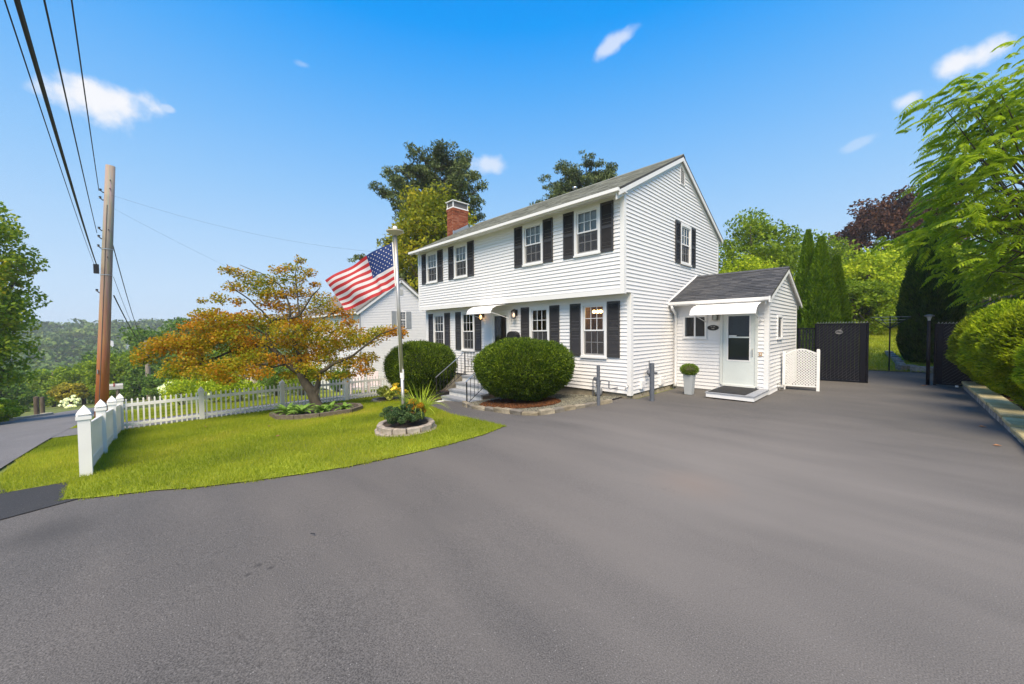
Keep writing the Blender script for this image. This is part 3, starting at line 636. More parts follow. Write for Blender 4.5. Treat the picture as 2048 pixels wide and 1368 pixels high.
# ---- side entry with its own roof
EX, EY0, EY1 = 2.52, 2.63, 6.4
ew = wall('f', EY0, GX, EX, -.02, 2.52, [(.43, .96, 1.53, 2.09), (1.47, 2.21, .24, 2.13)])
siding(ew, 'f', EY0, lambda z: GX + .03, lambda z: EX - .09, .0, 2.42, [(.40, .99, 1.5, 2.12), (1.40, 2.28, -.05, 2.2)], .1016)
def eyl(z): return max(EY0, 2.30 + (z - 2.50) / .43)
def eyh(z): return min(EY1, 6.7 - (z - 2.50) / .43)
eg = wall('g', EX, EY0, EY1, -.02, 2.5, [(3.62, 4.1, 1.5, 2.05)], extra=[(EY0, 2.5), (EY1, 2.5), (EY1, 2.56), (4.5, 3.40), (EY0, 2.58)])
siding(eg, 'g', EX, lambda z: EY0 + .1 if z < 2.56 else eyl(z), lambda z: min(EY1 - .08, eyh(z)), .0, 3.4, [(3.56, 4.16, 1.45, 2.1)], .1016)
b = MB(); b.box(GX, EX - .1, EY1 - .1, EY1, -.02, 2.56); b.obj('wall', WHITE, house)
b = MB(); b.box(EX - .09, EX + .022, EY0 - .022, EY0 + .1, -.03, 2.5); b.obj('corner_board', TRIM, house)
b = MB(); b.box(EX - .09, EX + .022, EY1 - .08, EY1 + .022, -.03, 2.5); b.obj('corner_board', TRIM, house)
b = MB(); b.box(GX + .03, EX - .09, EY0 - .018, EY0, 2.42, 2.54); b.obj('frieze_board', TRIM, house)
b = MB(); b.box(EX, EX + .03, EY0 - .02, EY1, -.06, .0); b.box(GX, EX - .02, EY0 - .02, EY0 - .001, -.08, .0); b.obj('base_board', mat('grey base board', (.18, .18, .18), .8, .2), house)
ES = .43
def zre(y): return 2.57 + ES * (y - 2.3) if y < 4.5 else 2.57 + ES * (6.7 - y)
b = MB(); RE0, RE1 = GX + .02, EX + .12
for ya, yb in ((2.27, 4.5), (6.73, 4.5)):
    za, zb = zre(ya), zre(yb); b.add([(RE0, ya, za), (RE1, ya, za), (RE1, yb, zb), (RE0, yb, zb), (RE0, ya, za - .05), (RE1, ya, za - .05), (RE1, yb, zb - .05), (RE0, yb, zb - .05)], [(0, 1, 2, 3), (7, 6, 5, 4), (0, 4, 5, 1), (1, 5, 6, 2), (2, 6, 7, 3), (3, 7, 4, 0)])
er = b.obj('roof', SHING2, house)
def unit_shingle(mt_):
    b = MB(); k = ES
    b.add([(0, 0, .003), (1, 0, .003), (1, 0, .014), (0, 0, .014), (0, 1.12, .003), (1, 1.12, .003)], [(0, 1, 2, 3), (3, 2, 5, 4), (0, 3, 4), (1, 5, 2), (0, 4, 5, 1)])
    return b.mesh('shingle', mt_)
SHM = [unit_shingle(mat('charcoal shingle %d' % i, c, .92, .3, 9, bump=.5, bscale=60)) for i, c in enumerate([(.045, .047, .053), (.062, .064, .07), (.08, .08, .084)])]
rng = np.random.default_rng(12); pitch = math.atan(ES); nco = 17; dy = 2.235 / nco
for i in range(nco):
    y = 2.262 + i * dy; x = RE0 - rng.uniform(0, .2)
    while x < RE1:
        w = rng.uniform(.17, .34); a, c = max(x, RE0), min(x + w - .005, RE1); x += w
        if c - a < .02: continue
        o = link('shingle', SHM[int(rng.choice(3, p=[.35, .4, .25]))], er, (a, y, zre(y)), (pitch, 0, 0), (c - a, dy / math.cos(pitch), rng.uniform(.7, 1.4)))
b = MB(); b.prism([(4.36, zre(4.36) + .014), (4.5, 3.535), (4.64, zre(4.64) + .014), (4.64, zre(4.64) + .03), (4.5, 3.553), (4.36, zre(4.36) + .03)], 'x', RE0, RE1); b.obj('ridge_cap', SHM[1].materials[0], er)
b = MB(); b.add([(RE0 - .018, 2.24, zre(2.24) + .0), (RE0 + .02, 2.24, zre(2.24) + .012), (RE0 + .02, 4.52, 3.55), (RE0 - .018, 4.52, 3.60), (RE0 - .018, 2.24, zre(2.24) + .07), (RE0 - .005, 2.24, zre(2.24) + .07), (RE0 - .005, 4.52, 3.61), (RE0 - .018, 4.52, 3.61)], [(0, 1, 2, 3), (4, 5, 6, 7), (1, 5, 6, 2), (0, 4, 5, 1)]); b.obj('flashing', TRIM, house)
b = MB(); b.box(RE0, RE1, 2.31, EY0 - .02, 2.505, 2.52); b.box(RE0, RE1, 2.29, 2.31, 2.43, 2.55); b.obj('fascia', TRIM, house)
b = MB(); b.prism([(2.205, 2.545), (2.195, 2.54), (2.20, 2.47), (2.23, 2.445), (2.288, 2.445), (2.288, 2.46), (2.235, 2.46), (2.213, 2.48)], 'x', RE0, RE1 - .03); b.box(RE1 - .03, RE1, 2.195, 2.42, 2.40, 2.56); b.obj('gutter', TRIM, house)
b = MB(); b.tube([(.17, 2.25, 2.45), (.17, 2.27, 2.36), (.16, 2.52, 2.22), (.15, 2.585, 2.12), (.15, 2.585, .12), (.15, 2.54, .0)], .04, 8); b.obj('downspout', TRIM, house, smooth=True)
for ya, yb in ((2.27, 4.5), (6.73, 4.5)):
    za, zb = zre(ya) - .055, zre(yb) - .055; b = MB()
    for x0, x1, d0, d1 in ((EX + .001, EX + .028, .0, .13), (RE1 - .03, RE1 - .001, -.0, .10), (EX + .03, RE1 - .032, .0, .02)):
        b.add([(x0, ya, za - d0), (x1, ya, za - d0), (x1, yb, zb - d0), (x0, yb, zb - d0), (x0, ya, za - d1), (x1, ya, za - d1), (x1, yb, zb - d1), (x0, yb, zb - d1)], [(0, 1, 2, 3), (7, 6, 5, 4), (0, 4, 5, 1), (1, 5, 6, 2), (2, 6, 7, 3), (3, 7, 4, 0)])
    b.obj('rake_board', TRIM, house)
# sliding window, slit window
def small_window(w, h, split, loc, rz):
    f = .05; b = MB(); b.box(-w / 2, -w / 2 + f, -.04, 0, 0, h); b.box(w / 2 - f, w / 2, -.04, 0, 0, h); b.box(-w / 2 + f, w / 2 - f, -.04, 0, h - f, h); b.box(-w / 2 + f, w / 2 - f, -.04, 0, 0, f)
    b.box(-w / 2 - .01, w / 2 + .01, -.055, -.042, -.015, .02)
    if split: b.box(-.02, .02, -.03, 0, f, h - f)
    r = b.obj('window', TRIM, house, loc, (0, 0, rz)); iw = w / 2 - f
    for s0, s1 in (((-iw, -.02), (.02, iw)) if split else ((-iw, iw),)):
        q = MB(); q.add([(s0, -.006, f), (s1, -.006, f), (s1, -.006, h - f), (s0, -.006, h - f)], [(0, 1, 2, 3)]); q.obj('pane', GLASS, r)
    q = MB(); q.add([(-iw, .1, f), (iw, .1, f), (iw, .1, h - f), (-iw, .1, h - f), (-iw, .5, f), (iw, .5, f), (iw, .5, h - f), (-iw, .5, h - f)], [(4, 5, 6, 7), (0, 4, 7, 3), (1, 2, 6, 5), (0, 1, 5, 4), (3, 7, 6, 2)]); q.obj('interior', ROOM, r)
small_window(.66, .67, True, (.695, EY0 - .002, 1.47), 0)
small_window(.62, .66, False, (EX + .002, 3.86, 1.44), math.pi / 2)
# side storm door
b = MB(); b.box(1.385, 1.455, -.05, 0, .18, 2.2); b.box(2.235, 2.30, -.05, 0, .18, 2.2); b.box(1.455, 2.235, -.05, 0, 2.14, 2.2); b.box(1.44, 2.25, -.07, .02, .155, .2)
sdr = b.obj('side_door', mat('greenish white door frame', (.66, .68, .64), .5, .03), house, (0, EY0, 0))
DW = mat('greenish white door', (.66, .70, .67), .45, .03, 3)
b = MB(); dx0, dx1 = 1.46, 2.23; gx0, gx1 = 1.59, 2.10
b.box(dx0, gx0, -.035, .0, .2, 2.14); b.box(gx1, dx1, -.035, 0, .2, 2.14); b.box(gx0, gx1, -.035, 0, .2, .88); b.box(gx0, gx1, -.045, 0, 1.49, 1.525); b.box(gx0, gx1, -.035, 0, 2.09, 2.14)
b.obj('door_leaf', DW, sdr)
b = MB(); b.box(gx0 - .03, gx0, -.042, -.034, .85, 2.09); b.box(gx1, gx1 + .03, -.042, -.034, .85, 2.09); b.box(gx0, gx1, -.042, -.034, .85, .885); b.obj('glass_frame', TRIM, sdr)
for z0, z1 in ((.885, 1.49), (1.525, 2.09)):
    q = MB(); q.add([(gx0, -.015, z0), (gx1, -.015, z0), (gx1, -.015, z1), (gx0, -.015, z1)], [(0, 1, 2, 3)]); q.obj('pane', GLASS, sdr)
b = MB(); b.box(dx0 + .02, dx1 - .02, .05, .08, .2, 2.14); b.obj('inner_door', mat('navy door', (.018, .022, .032), .5, .2, 4), sdr)
b = MB(); b.tube([(2.185, -.035, 1.0), (2.185, -.075, 1.03), (2.185, -.075, 1.18), (2.185, -.035, 1.21)], .011); b.obj('door_handle', ALU, sdr)
b = MB(); b.box(gx0 + .01, gx0 + .2, -.02, -.016, 1.53, 1.56); b.obj('sticker', TRIM, sdr)
awning('awning', .86, 2.44, [(2.612, 2.455), (2.3, 2.42), (2.05, 2.37), (1.9, 2.31), (1.80, 2.23), (1.75, 2.13)], [((.93, 1.78, 2.15), (1.03, 2.6, 1.93)), ((2.40, 1.78, 2.15), (2.36, 2.6, 1.93))], 6)
# front steps (masonry, grey treads)
steps = thing('front_steps', 'grey masonry steps with iron railings up to the front door', 'steps', (-4.6, -1.2, -.5))
TREAD = mat('grey tread stone', (.25, .265, .29), .7, .18, 7, bump=.2); RISER = mat('white riser', (.55, .55, .54), .7, .12, 9); BRN = mat('brown stucco', (.20, .155, .12), .9, .2, 9)
sx0, sx1 = -.80, .85
def st(b, n, m_): return b.obj(n, m_, steps)
yf = [-2.20, -1.91, -1.64, -1.38]; zt = [-.345, -.155, .045, .255]
for i in range(4):
    yb = (yf[i + 1] + .03) if i < 3 else -.03
    b = MB(); b.box(sx0 - .02, sx1 + .02, yf[i] + 1.2 - .03, yb + 1.2, zt[i] - .055 + .5, zt[i] + .5); st(b, 'tread', TREAD)
    b = MB(); b.box(sx0, sx1, yf[i] + 1.2, yf[i] + 1.2 + .06, (zt[i - 1] if i else -.62) + .5, zt[i] - .055 + .5); st(b, 'riser', RISER)
    b = MB(); b.box(sx0 + .01, sx1 - .01, yf[i] + 1.26, 1.17, -.35, (zt[i] - .056) + .5 if i < 3 else zt[i] - .056 + .5)
    if i == 3: st(b, 'landing_block', BRN)
b = MB()
for i in range(3): b.box(sx0 + .01, sx1 - .01, yf[i] + 1.261, yf[i + 1] + 1.26, -.35 - .001 * i, zt[i] - .057 + .5)
st(b, 'stair_block', BRN)
b = MB(); b.box(sx0, sx1, -1.27, -1.03, -.1, .015); st(b, 'base_slab', mat('white slab', (.62, .62, .61), .7, .1))
def rail(x, y0, y1, z0, z1, sgn):
    pass
for sx, lab in ((sx0 + .03, 'l'), (sx1 - .03, 'r')):
    b = MB(); b.bar((sx, -1.25, .775), (sx, -.10, 1.525), .035, .012); b.obj('handrail', ALU, steps)
    b = MB(); b.bar((sx, -1.22, 0.0), (sx, -1.22, .77), .028, .028); b.obj('rail_post', IRON, steps)
    b = MB(); b.bar((sx, -.08, .75), (sx, -.08, 1.53), .028, .028); b.obj('rail_post', IRON, steps)
    b = MB(); b.bar((sx, -1.22, .14), (sx, -.1, .86), .014, .014); b.obj('bottom_rail', IRON, steps)
    for i in range(1, 8):
        t = i / 8; y = -1.22 + t * 1.12; b = MB(); b.bar((sx, y, .14 + t * .72), (sx, y, .79 + t * .73), .012, .012); b.obj('baluster', IRON, steps)
    b = MB(); b.bar((sx, -.08, 1.52), (sx, 1.12, 1.52), .03, .012); b.bar((sx, -.08, 1.25), (sx, 1.12, 1.25), .012, .012); b.bar((sx, -.08, 1.02), (sx, 1.12, 1.02), .012, .012); b.bar((sx, -.08, .84), (sx, 1.12, .84), .014, .014); b.obj('landing_rail', IRON, steps)
    for i in range(1, 9):
        y = -.08 + i * 1.2 / 9; b = MB(); b.bar((sx, y, .84), (sx, y, 1.52), .012, .012); b.obj('baluster', IRON, steps)
    b = MB()
    for k in range(3):
        y = .15 + k * .35; b.tube([(sx, y + .07 * math.cos(a), 1.18 + .17 * math.sin(a)) for a in np.linspace(0, 6.28, 14)], .006, 5)
    b.obj('scroll', IRON, steps)

# things fixed near the doors
def lantern(loc, label, glow):
    t = thing('wall_lantern', label, 'lantern', loc, 0, 'lanterns by the front door')
    b = MB(); b.box(-.055, .055, -.02, 0, -.02, .18); b.tube([(0, -.01, .15), (0, -.09, .2), (0, -.13, .17)], .012); b.obj('bracket', IRON, t)
    b = MB(); b.lathe([(.001, .20), (.03, .18), (.09, .13), (.085, .12)], 6, (0, -.14, 0)); b.lathe([(.085, -.11), (.055, -.12), (.001, -.14)], 6, (0, -.14, 0))
    for k in range(6):
        a = k * math.pi / 3; b.bar((.083 * math.cos(a), -.14 + .083 * math.sin(a), -.11), (.083 * math.cos(a), -.14 + .083 * math.sin(a), .125), .012, .012)
    b.obj('cage', IRON, t)
    b = MB(); b.lathe([(.002, -.08), (.04, -.05), (.05, 0), (.035, .05), (.002, .08)], 10, (0, -.14, 0)); b.obj('bulb', mat('lantern glow %s' % glow, (1.0, .5, .15) if glow > 1 else (.9, .6, .4), .4, 0, emit=glow), t, smooth=True)
lantern((-5.87, -.02, 2.26), 'black wall lantern glowing orange under the left end of the front awning', 3.5)
lantern((-4.13, -.02, 2.27), 'black wall lantern with a dimmer bulb right of the front door', .8)
t = thing('wall_mailbox', 'black arched mailbox on the wall beside the front door', 'mailbox', (-4.2, -.02, 1.1))
b = MB(); pr = [(-.24, 0), (.24, 0), (.24, .48)] + [(.24 * math.cos(a), .48 + .15 * math.sin(a)) for a in np.linspace(.2, 2.94, 8)] + [(-.24, .48)]
b.prism(pr, 'y', -.17, -.001); b.obj('box', BLACK, t)
b = MB(); b.prism([(x * .9, .06 + z * .86) for x, z in pr], 'y', -.185, -.171); b.obj('flap', mat('black satin', (.02, .02, .022), .3, .05), t)
t = thing('wall_lantern', 'small box lamp with clear panes beside the side door', 'lantern', (1.265, EY0 - .018, 2.0))
b = MB(); b.box(-.075, .075, -.13, 0, .16, .18); b.box(-.06, .06, -.02, 0, -.01, .16); b.box(-.06, .06, -.115, -.02, -.012, .0)
for px in (-.06, .052):
    for py in (-.115, -.03): b.box(px, px + .008, py, py + .008, 0, .16)
b.obj('case', mat('bronze', (.06, .05, .035), .5, .1, metal=.5), t)
b = MB(); b.box(-.05, .05, -.108, -.03, .002, .158); b.obj('pane', mat('frosted glass', (.45, .47, .43), .3, .05), t)
t = thing('house_number_plaque', 'dark oval plaque with pale figures beside the side door', 'plaque', (1.195, EY0 - .018, 1.775))
b = MB(); b.prism([(.15 * math.cos(a), .078 * math.sin(a)) for a in np.linspace(0, 2 * math.pi, 33)[:-1]], 'y', -.014, 0); b.obj('plate', mat('dark bronze plate', (.014, .010, .008), .45, .1), t)
def text_mesh(s, size, m_):
    cu = bpy.data.curves.new('t', 'FONT'); cu.body = s; cu.size = size; cu.align_x = 'CENTER'; cu.extrude = .0015
    o = bpy.data.objects.new('t', cu); COL.objects.link(o); bpy.context.view_layer.update()
    me = bpy.data.meshes.new_from_object(o.evaluated_get(bpy.context.evaluated_depsgraph_get())); bpy.data.objects.remove(o); bpy.data.curves.remove(cu)
    me.materials.clear(); me.materials.append(m_); return me
PALE = mat('pale lettering', (.62, .55, .48), .6, .05)
link('lettering', text_mesh('81-186', .042, PALE), t, (0, -.0165, .018), (math.pi / 2, 0, 0)); link('lettering', text_mesh('928', .05, PALE), t, (0, -.0165, -.042), (math.pi / 2, 0, 0))
t = thing('doorbell_plate', 'small tan utility plate on the siding right of the side door', 'wall plate', (2.36, EY0 - .018, 1.06))
b = MB(); b.box(-.035, .035, -.02, 0, -.05, .06); b.obj('plate', mat('tan plastic', (.5, .33, .2), .5, .05), t)
b = MB(); b.box(-.015, .015, -.026, -.0205, -.01, .02); b.obj('button', TRIM, t)
t = thing('door_platform', 'low white wooden platform with a black mat at the side door', 'platform', (1.5, 1.15, 0))
b = MB(); b.box(0, 1.05, 0, .03, .025, .125); b.obj('front_board', TRIM, t)
b = MB(); b.box(1.02, 1.05, .031, 1.44, .025, .125); b.obj('side_board', TRIM, t)
b = MB(); b.box(0, .03, .031, 1.44, .025, .125); b.obj('side_board', TRIM, t)
b = MB(); b.box(-.015, 1.065, -.015, 1.44, .126, .15); b.obj('deck', mat('grey deck paint', (.30, .31, .33), .6, .1), t)
for x in (.06, .95):
    for y in (.06, 1.3): b = MB(); b.box(x - .06, x + .06, y - .05, y + .05, -.02, .024); b.obj('foot', BARK, t)
tag(MB().box(1.53, 2.36, 1.2, 2.5, .1505, .162).obj('door_mat', mat('black rubber mat', (.018, .018, .018), .9, .3, 40, bump=.5)), 'black rubber mat lying on the side door platform', 'doormat')
t = thing('planter', 'tapered pale grey planter with a clipped green ball beside the side entry', 'planter', (.98, 1.45, -.01))
def taper(a, b_, h, m_, name, par, z=0):
    q = MB(); q.add([(-a, -a, z), (a, -a, z), (a, a, z), (-a, a, z), (-b_, -b_, h), (b_, -b_, h), (b_, b_, h), (-b_, b_, h), (-b_ + .02, -b_ + .02, h), (b_ - .02, -b_ + .02, h), (b_ - .02, b_ - .02, h), (-b_ + .02, b_ - .02, h), (-b_ + .02, -b_ + .02, h - .06), (b_ - .02, -b_ + .02, h - .06), (b_ - .02, b_ - .02, h - .06), (-b_ + .02, b_ - .02, h - .06)],
          [(3, 2, 1, 0)] + [(i, (i + 1) % 4, (i + 1) % 4 + 4, i + 4) for i in range(4)] + [(i + 4, (i + 1) % 4 + 4, (i + 1) % 4 + 8, i + 8) for i in range(4)] + [(i + 8, (i + 1) % 4 + 8, (i + 1) % 4 + 12, i + 12) for i in range(4)] + [(12, 13, 14, 15)]); return q.obj(name, m_, par)
taper(.09, .122, .53, mat('pale grey resin', (.40, .42, .42), .5, .04), 'pot', t)
rng = np.random.default_rng(3); d = unit(5200, rng); P = d * np.array((.235, .235, .165)) * rng.uniform(.78, 1.03, 5200)[:, None] + (0, 0, .665)
V, F = leaves(P, .035, .008, rng, d * .8 + (0, 0, .5), .5); link('foliage', fastmesh('foliage', V, F, leafmat('boxwood ball', [(.035, .06, .008), (.07, .11, .012), (.13, .18, .02)], .3, 6)), t)
b = MB(); b.lathe([(.001, .54), (.12, .56), (.185, .66), (.12, .76), (.001, .79)], 12); b.obj('twigs', BARK, t)
# bollards and meters
for (x, y, r, h, lab) in ((-.1, -1.28, .042, .95, 'slim grey steel bollard in the gravel edge before the gas meter'), (.65, -.05, .055, .94, 'stout grey steel bollard standing on the asphalt by the house corner')):
    t = thing('bollard', lab, 'bollard', (x, y, zg(x, y)), 0, 'grey bollards guarding the meters')
    b = MB(); b.tube([(0, 0, -.1), (0, 0, h)], r, 14); b.obj('post', GREYP, t, smooth=False)
    b = MB(); b.lathe([(r * 1.02, h - .02), (r * 1.02, h + .003), (.001, h + .012)], 14); b.obj('cap', GREYP, t)
def pipes(t, runs, r=.016):
    for p in runs: MB().tube(p, r, 7).obj('pipe', GREYP, t)
t = thing('gas_meter', 'grey gas meter with bent pipes on the front wall', 'gas meter', (-.8, -.2, .0))
b = MB(); b.lathe([(.001, -.11), (.09, -.1), (.105, -.03), (.105, .06), (.09, .12), (.001, .13)], 14); b.obj('meter_body', mat('meter grey', (.20, .21, .22), .5, .1), t, (0, 0, .06), smooth=True)
b = MB(); b.box(-.05, .05, -.11, -.06, .06, .16); b.obj('dial', mat('dial face', (.4, .42, .42), .3, .05), t)
pipes(t, [[(-.17, 0, -.3), (-.17, 0, .36), (-.13, 0, .40), (-.06, 0, .40), (-.05, 0, .2)], [(.05, 0, .2), (.06, 0, .34), (.1, 0, .38), (.30, 0, .38), (.33, 0, .36), (.33, 0, .2), (.36, 0, .17), (.5, .15, .2)]])
b = MB(); b.lathe([(.001, -.03), (.05, -.03), (.06, 0), (.05, .03), (.001, .03)], 12); b.obj('regulator', GREYP, t, (-.1, 0, .40), (math.pi / 2, 0, 0))
t = thing('gas_regulator', 'dark pipe riser with a grey regulator on the gable wall', 'gas meter', (.2, .95, 0))
pipes(t, [[(0, 0, -.12), (0, 0, .62)], [(-.13, 0, .55), (.12, 0, .55)]], .03)
pipes(t, [[(-.02, -.18, .45), (-.02, -.18, .9)], [(-.02, -.18, .62), (0, 0, .62)]], .014)
b = MB(); b.lathe([(.001, -.05), (.07, -.05), (.085, 0), (.07, .05), (.001, .05)], 12); b.obj('regulator', GREYP, t, (0, -.2, .58), (0, math.pi / 2, 0))
for (y0, y1, z0, z1, lab) in ((.43, .63, .16, .38, 'left one of two small white boxes low on the gable wall'), (1.58, 1.84, .13, .33, 'right one of two small white boxes low on the gable wall')):
    t = thing('utility_box', lab, 'utility box', (GX + .017, (y0 + y1) / 2, z0), 0, 'small white boxes on the gable')
    b = MB(); b.box(0, .07, -(y1 - y0) / 2, (y1 - y0) / 2, 0, z1 - z0); b.obj('box', WHITE, t); b = MB(); b.box(.0705, .08, -(y1 - y0) / 2 + .02, (y1 - y0) / 2 - .02, .03, z1 - z0 - .02); b.obj('lid', WHITE, t)
t = thing('hose_bib', 'small metal tap on the corner board of the house', 'tap', (.0, -.024, .28)); b = MB(); b.tube([(0, 0, 0), (0, -.06, 0), (-.01, -.09, -.03), (-.04, -.1, -.1)], .012); b.obj('spout', ALU, t); b = MB(); b.lathe([(.001, -.006), (.028, 0), (.001, .006)], 8); b.obj('handle', ALU, t, (0, -.06, .03))
t = thing('dryer_vent', 'small round metal vent at the foot of the side entry wall', 'vent', (EX + .02, 3.75, .1)); b = MB(); b.tube([(0, 0, 0), (.14, 0, 0)], .06, 12, False); b.obj('duct', ALU, t); b = MB(); b.box(.0, .015, -.09, .09, -.09, .09); b.obj('flange', ALU, t)

# ------------------------------------------------------------------ white picket fence round the front lawn
FENCEW = mat('fence vinyl', (.80, .79, .76), .45, .04, 4)
fence = thing('picket_fence', 'white vinyl picket fence with pointed post caps around the front lawn', 'fence', (-10.04, -9.6, 0))
FO = Vector((-10.04, -9.6, 0))
def cap_post():
    b = MB(); h = .86; b.box(-.063, .063, -.063, .063, -.12, h); m1 = b.mesh('post', FENCEW)
    b = MB(); b.box(-.078, .078, -.078, .078, h - .02, h + .03); s = [(.05, h + .03), (.05, h + .045), (.078, h + .055), (.06, h + .10), (.025, h + .15), (.002, h + .185)]
    for (r0, z0), (r1, z1) in zip(s, s[1:]):
        b.add([(-r0, -r0, z0), (r0, -r0, z0), (r0, r0, z0), (-r0, r0, z0), (-r1, -r1, z1), (r1, -r1, z1), (r1, r1, z1), (-r1, r1, z1)], [(i, (i + 1) % 4, (i + 1) % 4 + 4, i + 4) for i in range(4)])
    return m1, b.mesh('post_cap', FENCEW)
PM, PCM = cap_post()
b = MB(); b.box(-.019, .019, -.012, .012, .0, .83); b.add([(-.019, -.012, .83), (.019, -.012, .83), (.019, .012, .83), (-.019, .012, .83), (0, 0, .865)], [(0, 1, 4), (1, 2, 4), (2, 3, 4), (3, 0, 4)]); PKM = b.mesh('picket', FENCEW)
def fence_run(pts, skip_first=False, npk=17, wide=1.0):
    for i, (x, y) in enumerate(pts):
        if not (i == 0 and skip_first):
            p = link('post', PM, fence, Vector((x, y, zg(x, y))) - FO); link('post_cap', PCM, p)
        if i + 1 < len(pts):
            x2, y2 = pts[i + 1]; d = Vector((x2 - x, y2 - y, 0)); L_ = d.length; u = d / L_; a = u * .064
            za, zb = zg(x, y), zg(x2, y2)
            for z0, hh in ((.66, .085), (.12, .07)):
                b = MB(); b.bar(Vector((x, y, za + z0 + hh / 2)) + a - FO, Vector((x2, y2, zb + z0 + hh / 2)) - a - FO, .036, hh); b.obj('rail', FENCEW, fence)
            n = max(3, round(npk * L_ / 2.15))
            for k in range(1, n + 1):
                t = k / (n + 1); px, py = x + (x2 - x) * t, y + (y2 - y) * t
                link('picket', PKM, fence, Vector((px, py, za + (zb - za) * t + .02)) - FO, (0, 0, math.atan2(u.y, u.x)), (wide, 1, 1 if wide < 2 else .86))
fence_run([(-3.35, -9.68), (-5.55, -9.66), (-7.75, -9.63), (-10.04, -9.6)], npk=20, wide=2.35)
fence_run([(-10.04, -9.6), (-10.04, -7.87), (-10.04, -5.69), (-10.04, -3.52), (-10.04, -1.4), (-10.04, .5)], True)

# ------------------------------------------------------------------ flag pole, flag, round stone planter
FX, FY = -1.95, -5.37; FZ = .12
t = thing('flagpole', 'slightly leaning metal flagpole with a flat disc and white ball on top', 'flagpole', (FX, FY, FZ))
tilt = Vector((-.075, -.078, 3.53)); STEEL = mat('brushed pole metal', (.50, .47, .43), .35, .12, 5, metal=.6)
b = MB(); b.tube([(0, 0, -.3), tilt * .22], .033, 12); b.obj('lower_pole', STEEL, t, smooth=True)
b = MB(); b.tube([tilt * .20, tilt * .23], .04, 12); b.box(tilt.x * .21 + .03, tilt.x * .21 + .055, tilt.y * .21 - .012, tilt.y * .21 + .012, 3.53 * .19, 3.53 * .25); b.obj('collar', TRIM, t)
b = MB(); b.tube([tilt * .21, tilt], [.036, .034], 12); b.obj('upper_pole', STEEL, t, smooth=True)
DISC = mat('pale disc', (.55, .5, .38), .5, .1, 5)
b = MB(); b.lathe([(.001, -.02), (.05, -.015), (.075, .0), (.165, .055), (.168, .075), (.001, .082)], 20); b.obj('disc', DISC, t, tilt, smooth=False)
b = MB(); b.lathe([(.045 * math.cos(a) + .0005, .045 * math.sin(a)) for a in np.linspace(-1.57, 1.57, 9)], 14); b.obj('ball', mat('white ball', (.85, .84, .82), .3, 0), t, tilt + Vector((0, 0, .128)), smooth=True)
b = MB(); b.tube([tilt + Vector((-.05, -.03, -.02)), tilt * .55 + Vector((-.05, -.03, 0)), tilt * .22 + Vector((-.04, -.02, 0))], .004, 4); b.obj('halyard', mat('white rope', (.6, .6, .58), .9, 0), t)
# flag surface: bilinear patch through its four corners, with folds
HT, HB_, FT, FB = (Vector(v) for v in ((-2.060, -5.487, 3.50), (-2.030, -5.455, 2.65), (-3.166, -6.341, 2.79), (-2.943, -6.111, 2.19)))
fn = (FT - HT).cross(HB_ - HT).normalized()
def flag(u, v, off=0.):
    p = (HT * (1 - u) + FT * u) * (1 - v) + (HB_ * (1 - u) + FB * u) * v
    sag = Vector((0, 0, .16)) * math.sin(math.pi * min(1, u * 1.0)) * (v * .55 + .12) * -.35
    bow = Vector((0, 0, .10)) * (math.sin(math.pi * u) * (1 - v))
    fold = .055 * math.sin(9 * u + 4.2 * v - .6) * min(1, u * 3) + .03 * math.sin(17 * u - 5 * v) * u
    fold += .07 * math.exp(-((u - .22 - .16 * (1 - v)) / .05) ** 2) * v
    tip = fn * (.18 * max(0, u - .8) ** 1.4 * (1 - v) * 4)
    return p + sag + bow * .5 + fn * (fold + off) + tip
ft = thing('flag', 'red white and blue striped flag with stars flying from the pole', 'flag', HT)
NU, rows = 56, 26; V, F, MI = [], [], []
for j in range(rows + 1):
    for i in range(NU + 1): V.append(flag(i / NU, j / rows) - HT)
cu = int(NU * .4)
for j in range(rows):
    for i in range(NU):
        a = j * (NU + 1) + i; F.append((a, a + 1, a + NU + 2, a + NU + 1))
        MI.append(2 if (i < cu and j < 14) else (j // 2) % 2)
def cloth(name, c):
    M, n, l, bs = node_mat(name); bs.inputs['Base Color'].default_value = (*c, 1); bs.inputs['Roughness'].default_value = .7
    tr = n.new('ShaderNodeBsdfTranslucent'); tr.inputs[0].default_value = (*c, 1); mx = n.new('ShaderNodeMixShader'); mx.inputs[0].default_value = .35
    l.new(bs.outputs[0], mx.inputs[1]); l.new(tr.outputs[0], mx.inputs[2]); l.new(mx.outputs[0], n['Material Output'].inputs[0]); return M
me = bpy.data.meshes.new('cloth'); me.from_pydata(V, [], F)
for m_ in (cloth('flag red', (.55, .035, .04)), cloth('flag white', (.78, .72, .72)), cloth('flag blue', (.015, .045, .19))): me.materials.append(m_)
me.polygons.foreach_set('material_index', MI); me.polygons.foreach_set('use_smooth', [True] * len(F)); link('cloth', me, ft)
b = MB(); SW = mat('star white', (.85, .83, .83), .7, 0)
for r in range(9):
    for c in range(6 if r % 2 == 0 else 5):
        u0, v0 = .4 * (2 * c + 1 + (r % 2)) / 12, (14 / 26) * (r + 1) / 10
        for off in (.004, -.004):
            ring = []
            for k in range(10):
                rr = (.0165 if k % 2 == 0 else .0068); a = -math.pi / 2 + k * math.pi / 5
                ring.append(flag(u0 + rr * math.cos(a) / 1.6, v0 + rr * math.sin(a), off) - HT)
            b.add([flag(u0, v0, off) - HT] + ring, [(0, 1 + k, 1 + (k + 1) % 10) for k in range(10)])
b.obj('stars', SW, ft)
b = MB(); b.tube([flag(.0, v / 8) - HT for v in range(9)], .014, 6); b.obj('heading', TRIM, ft)
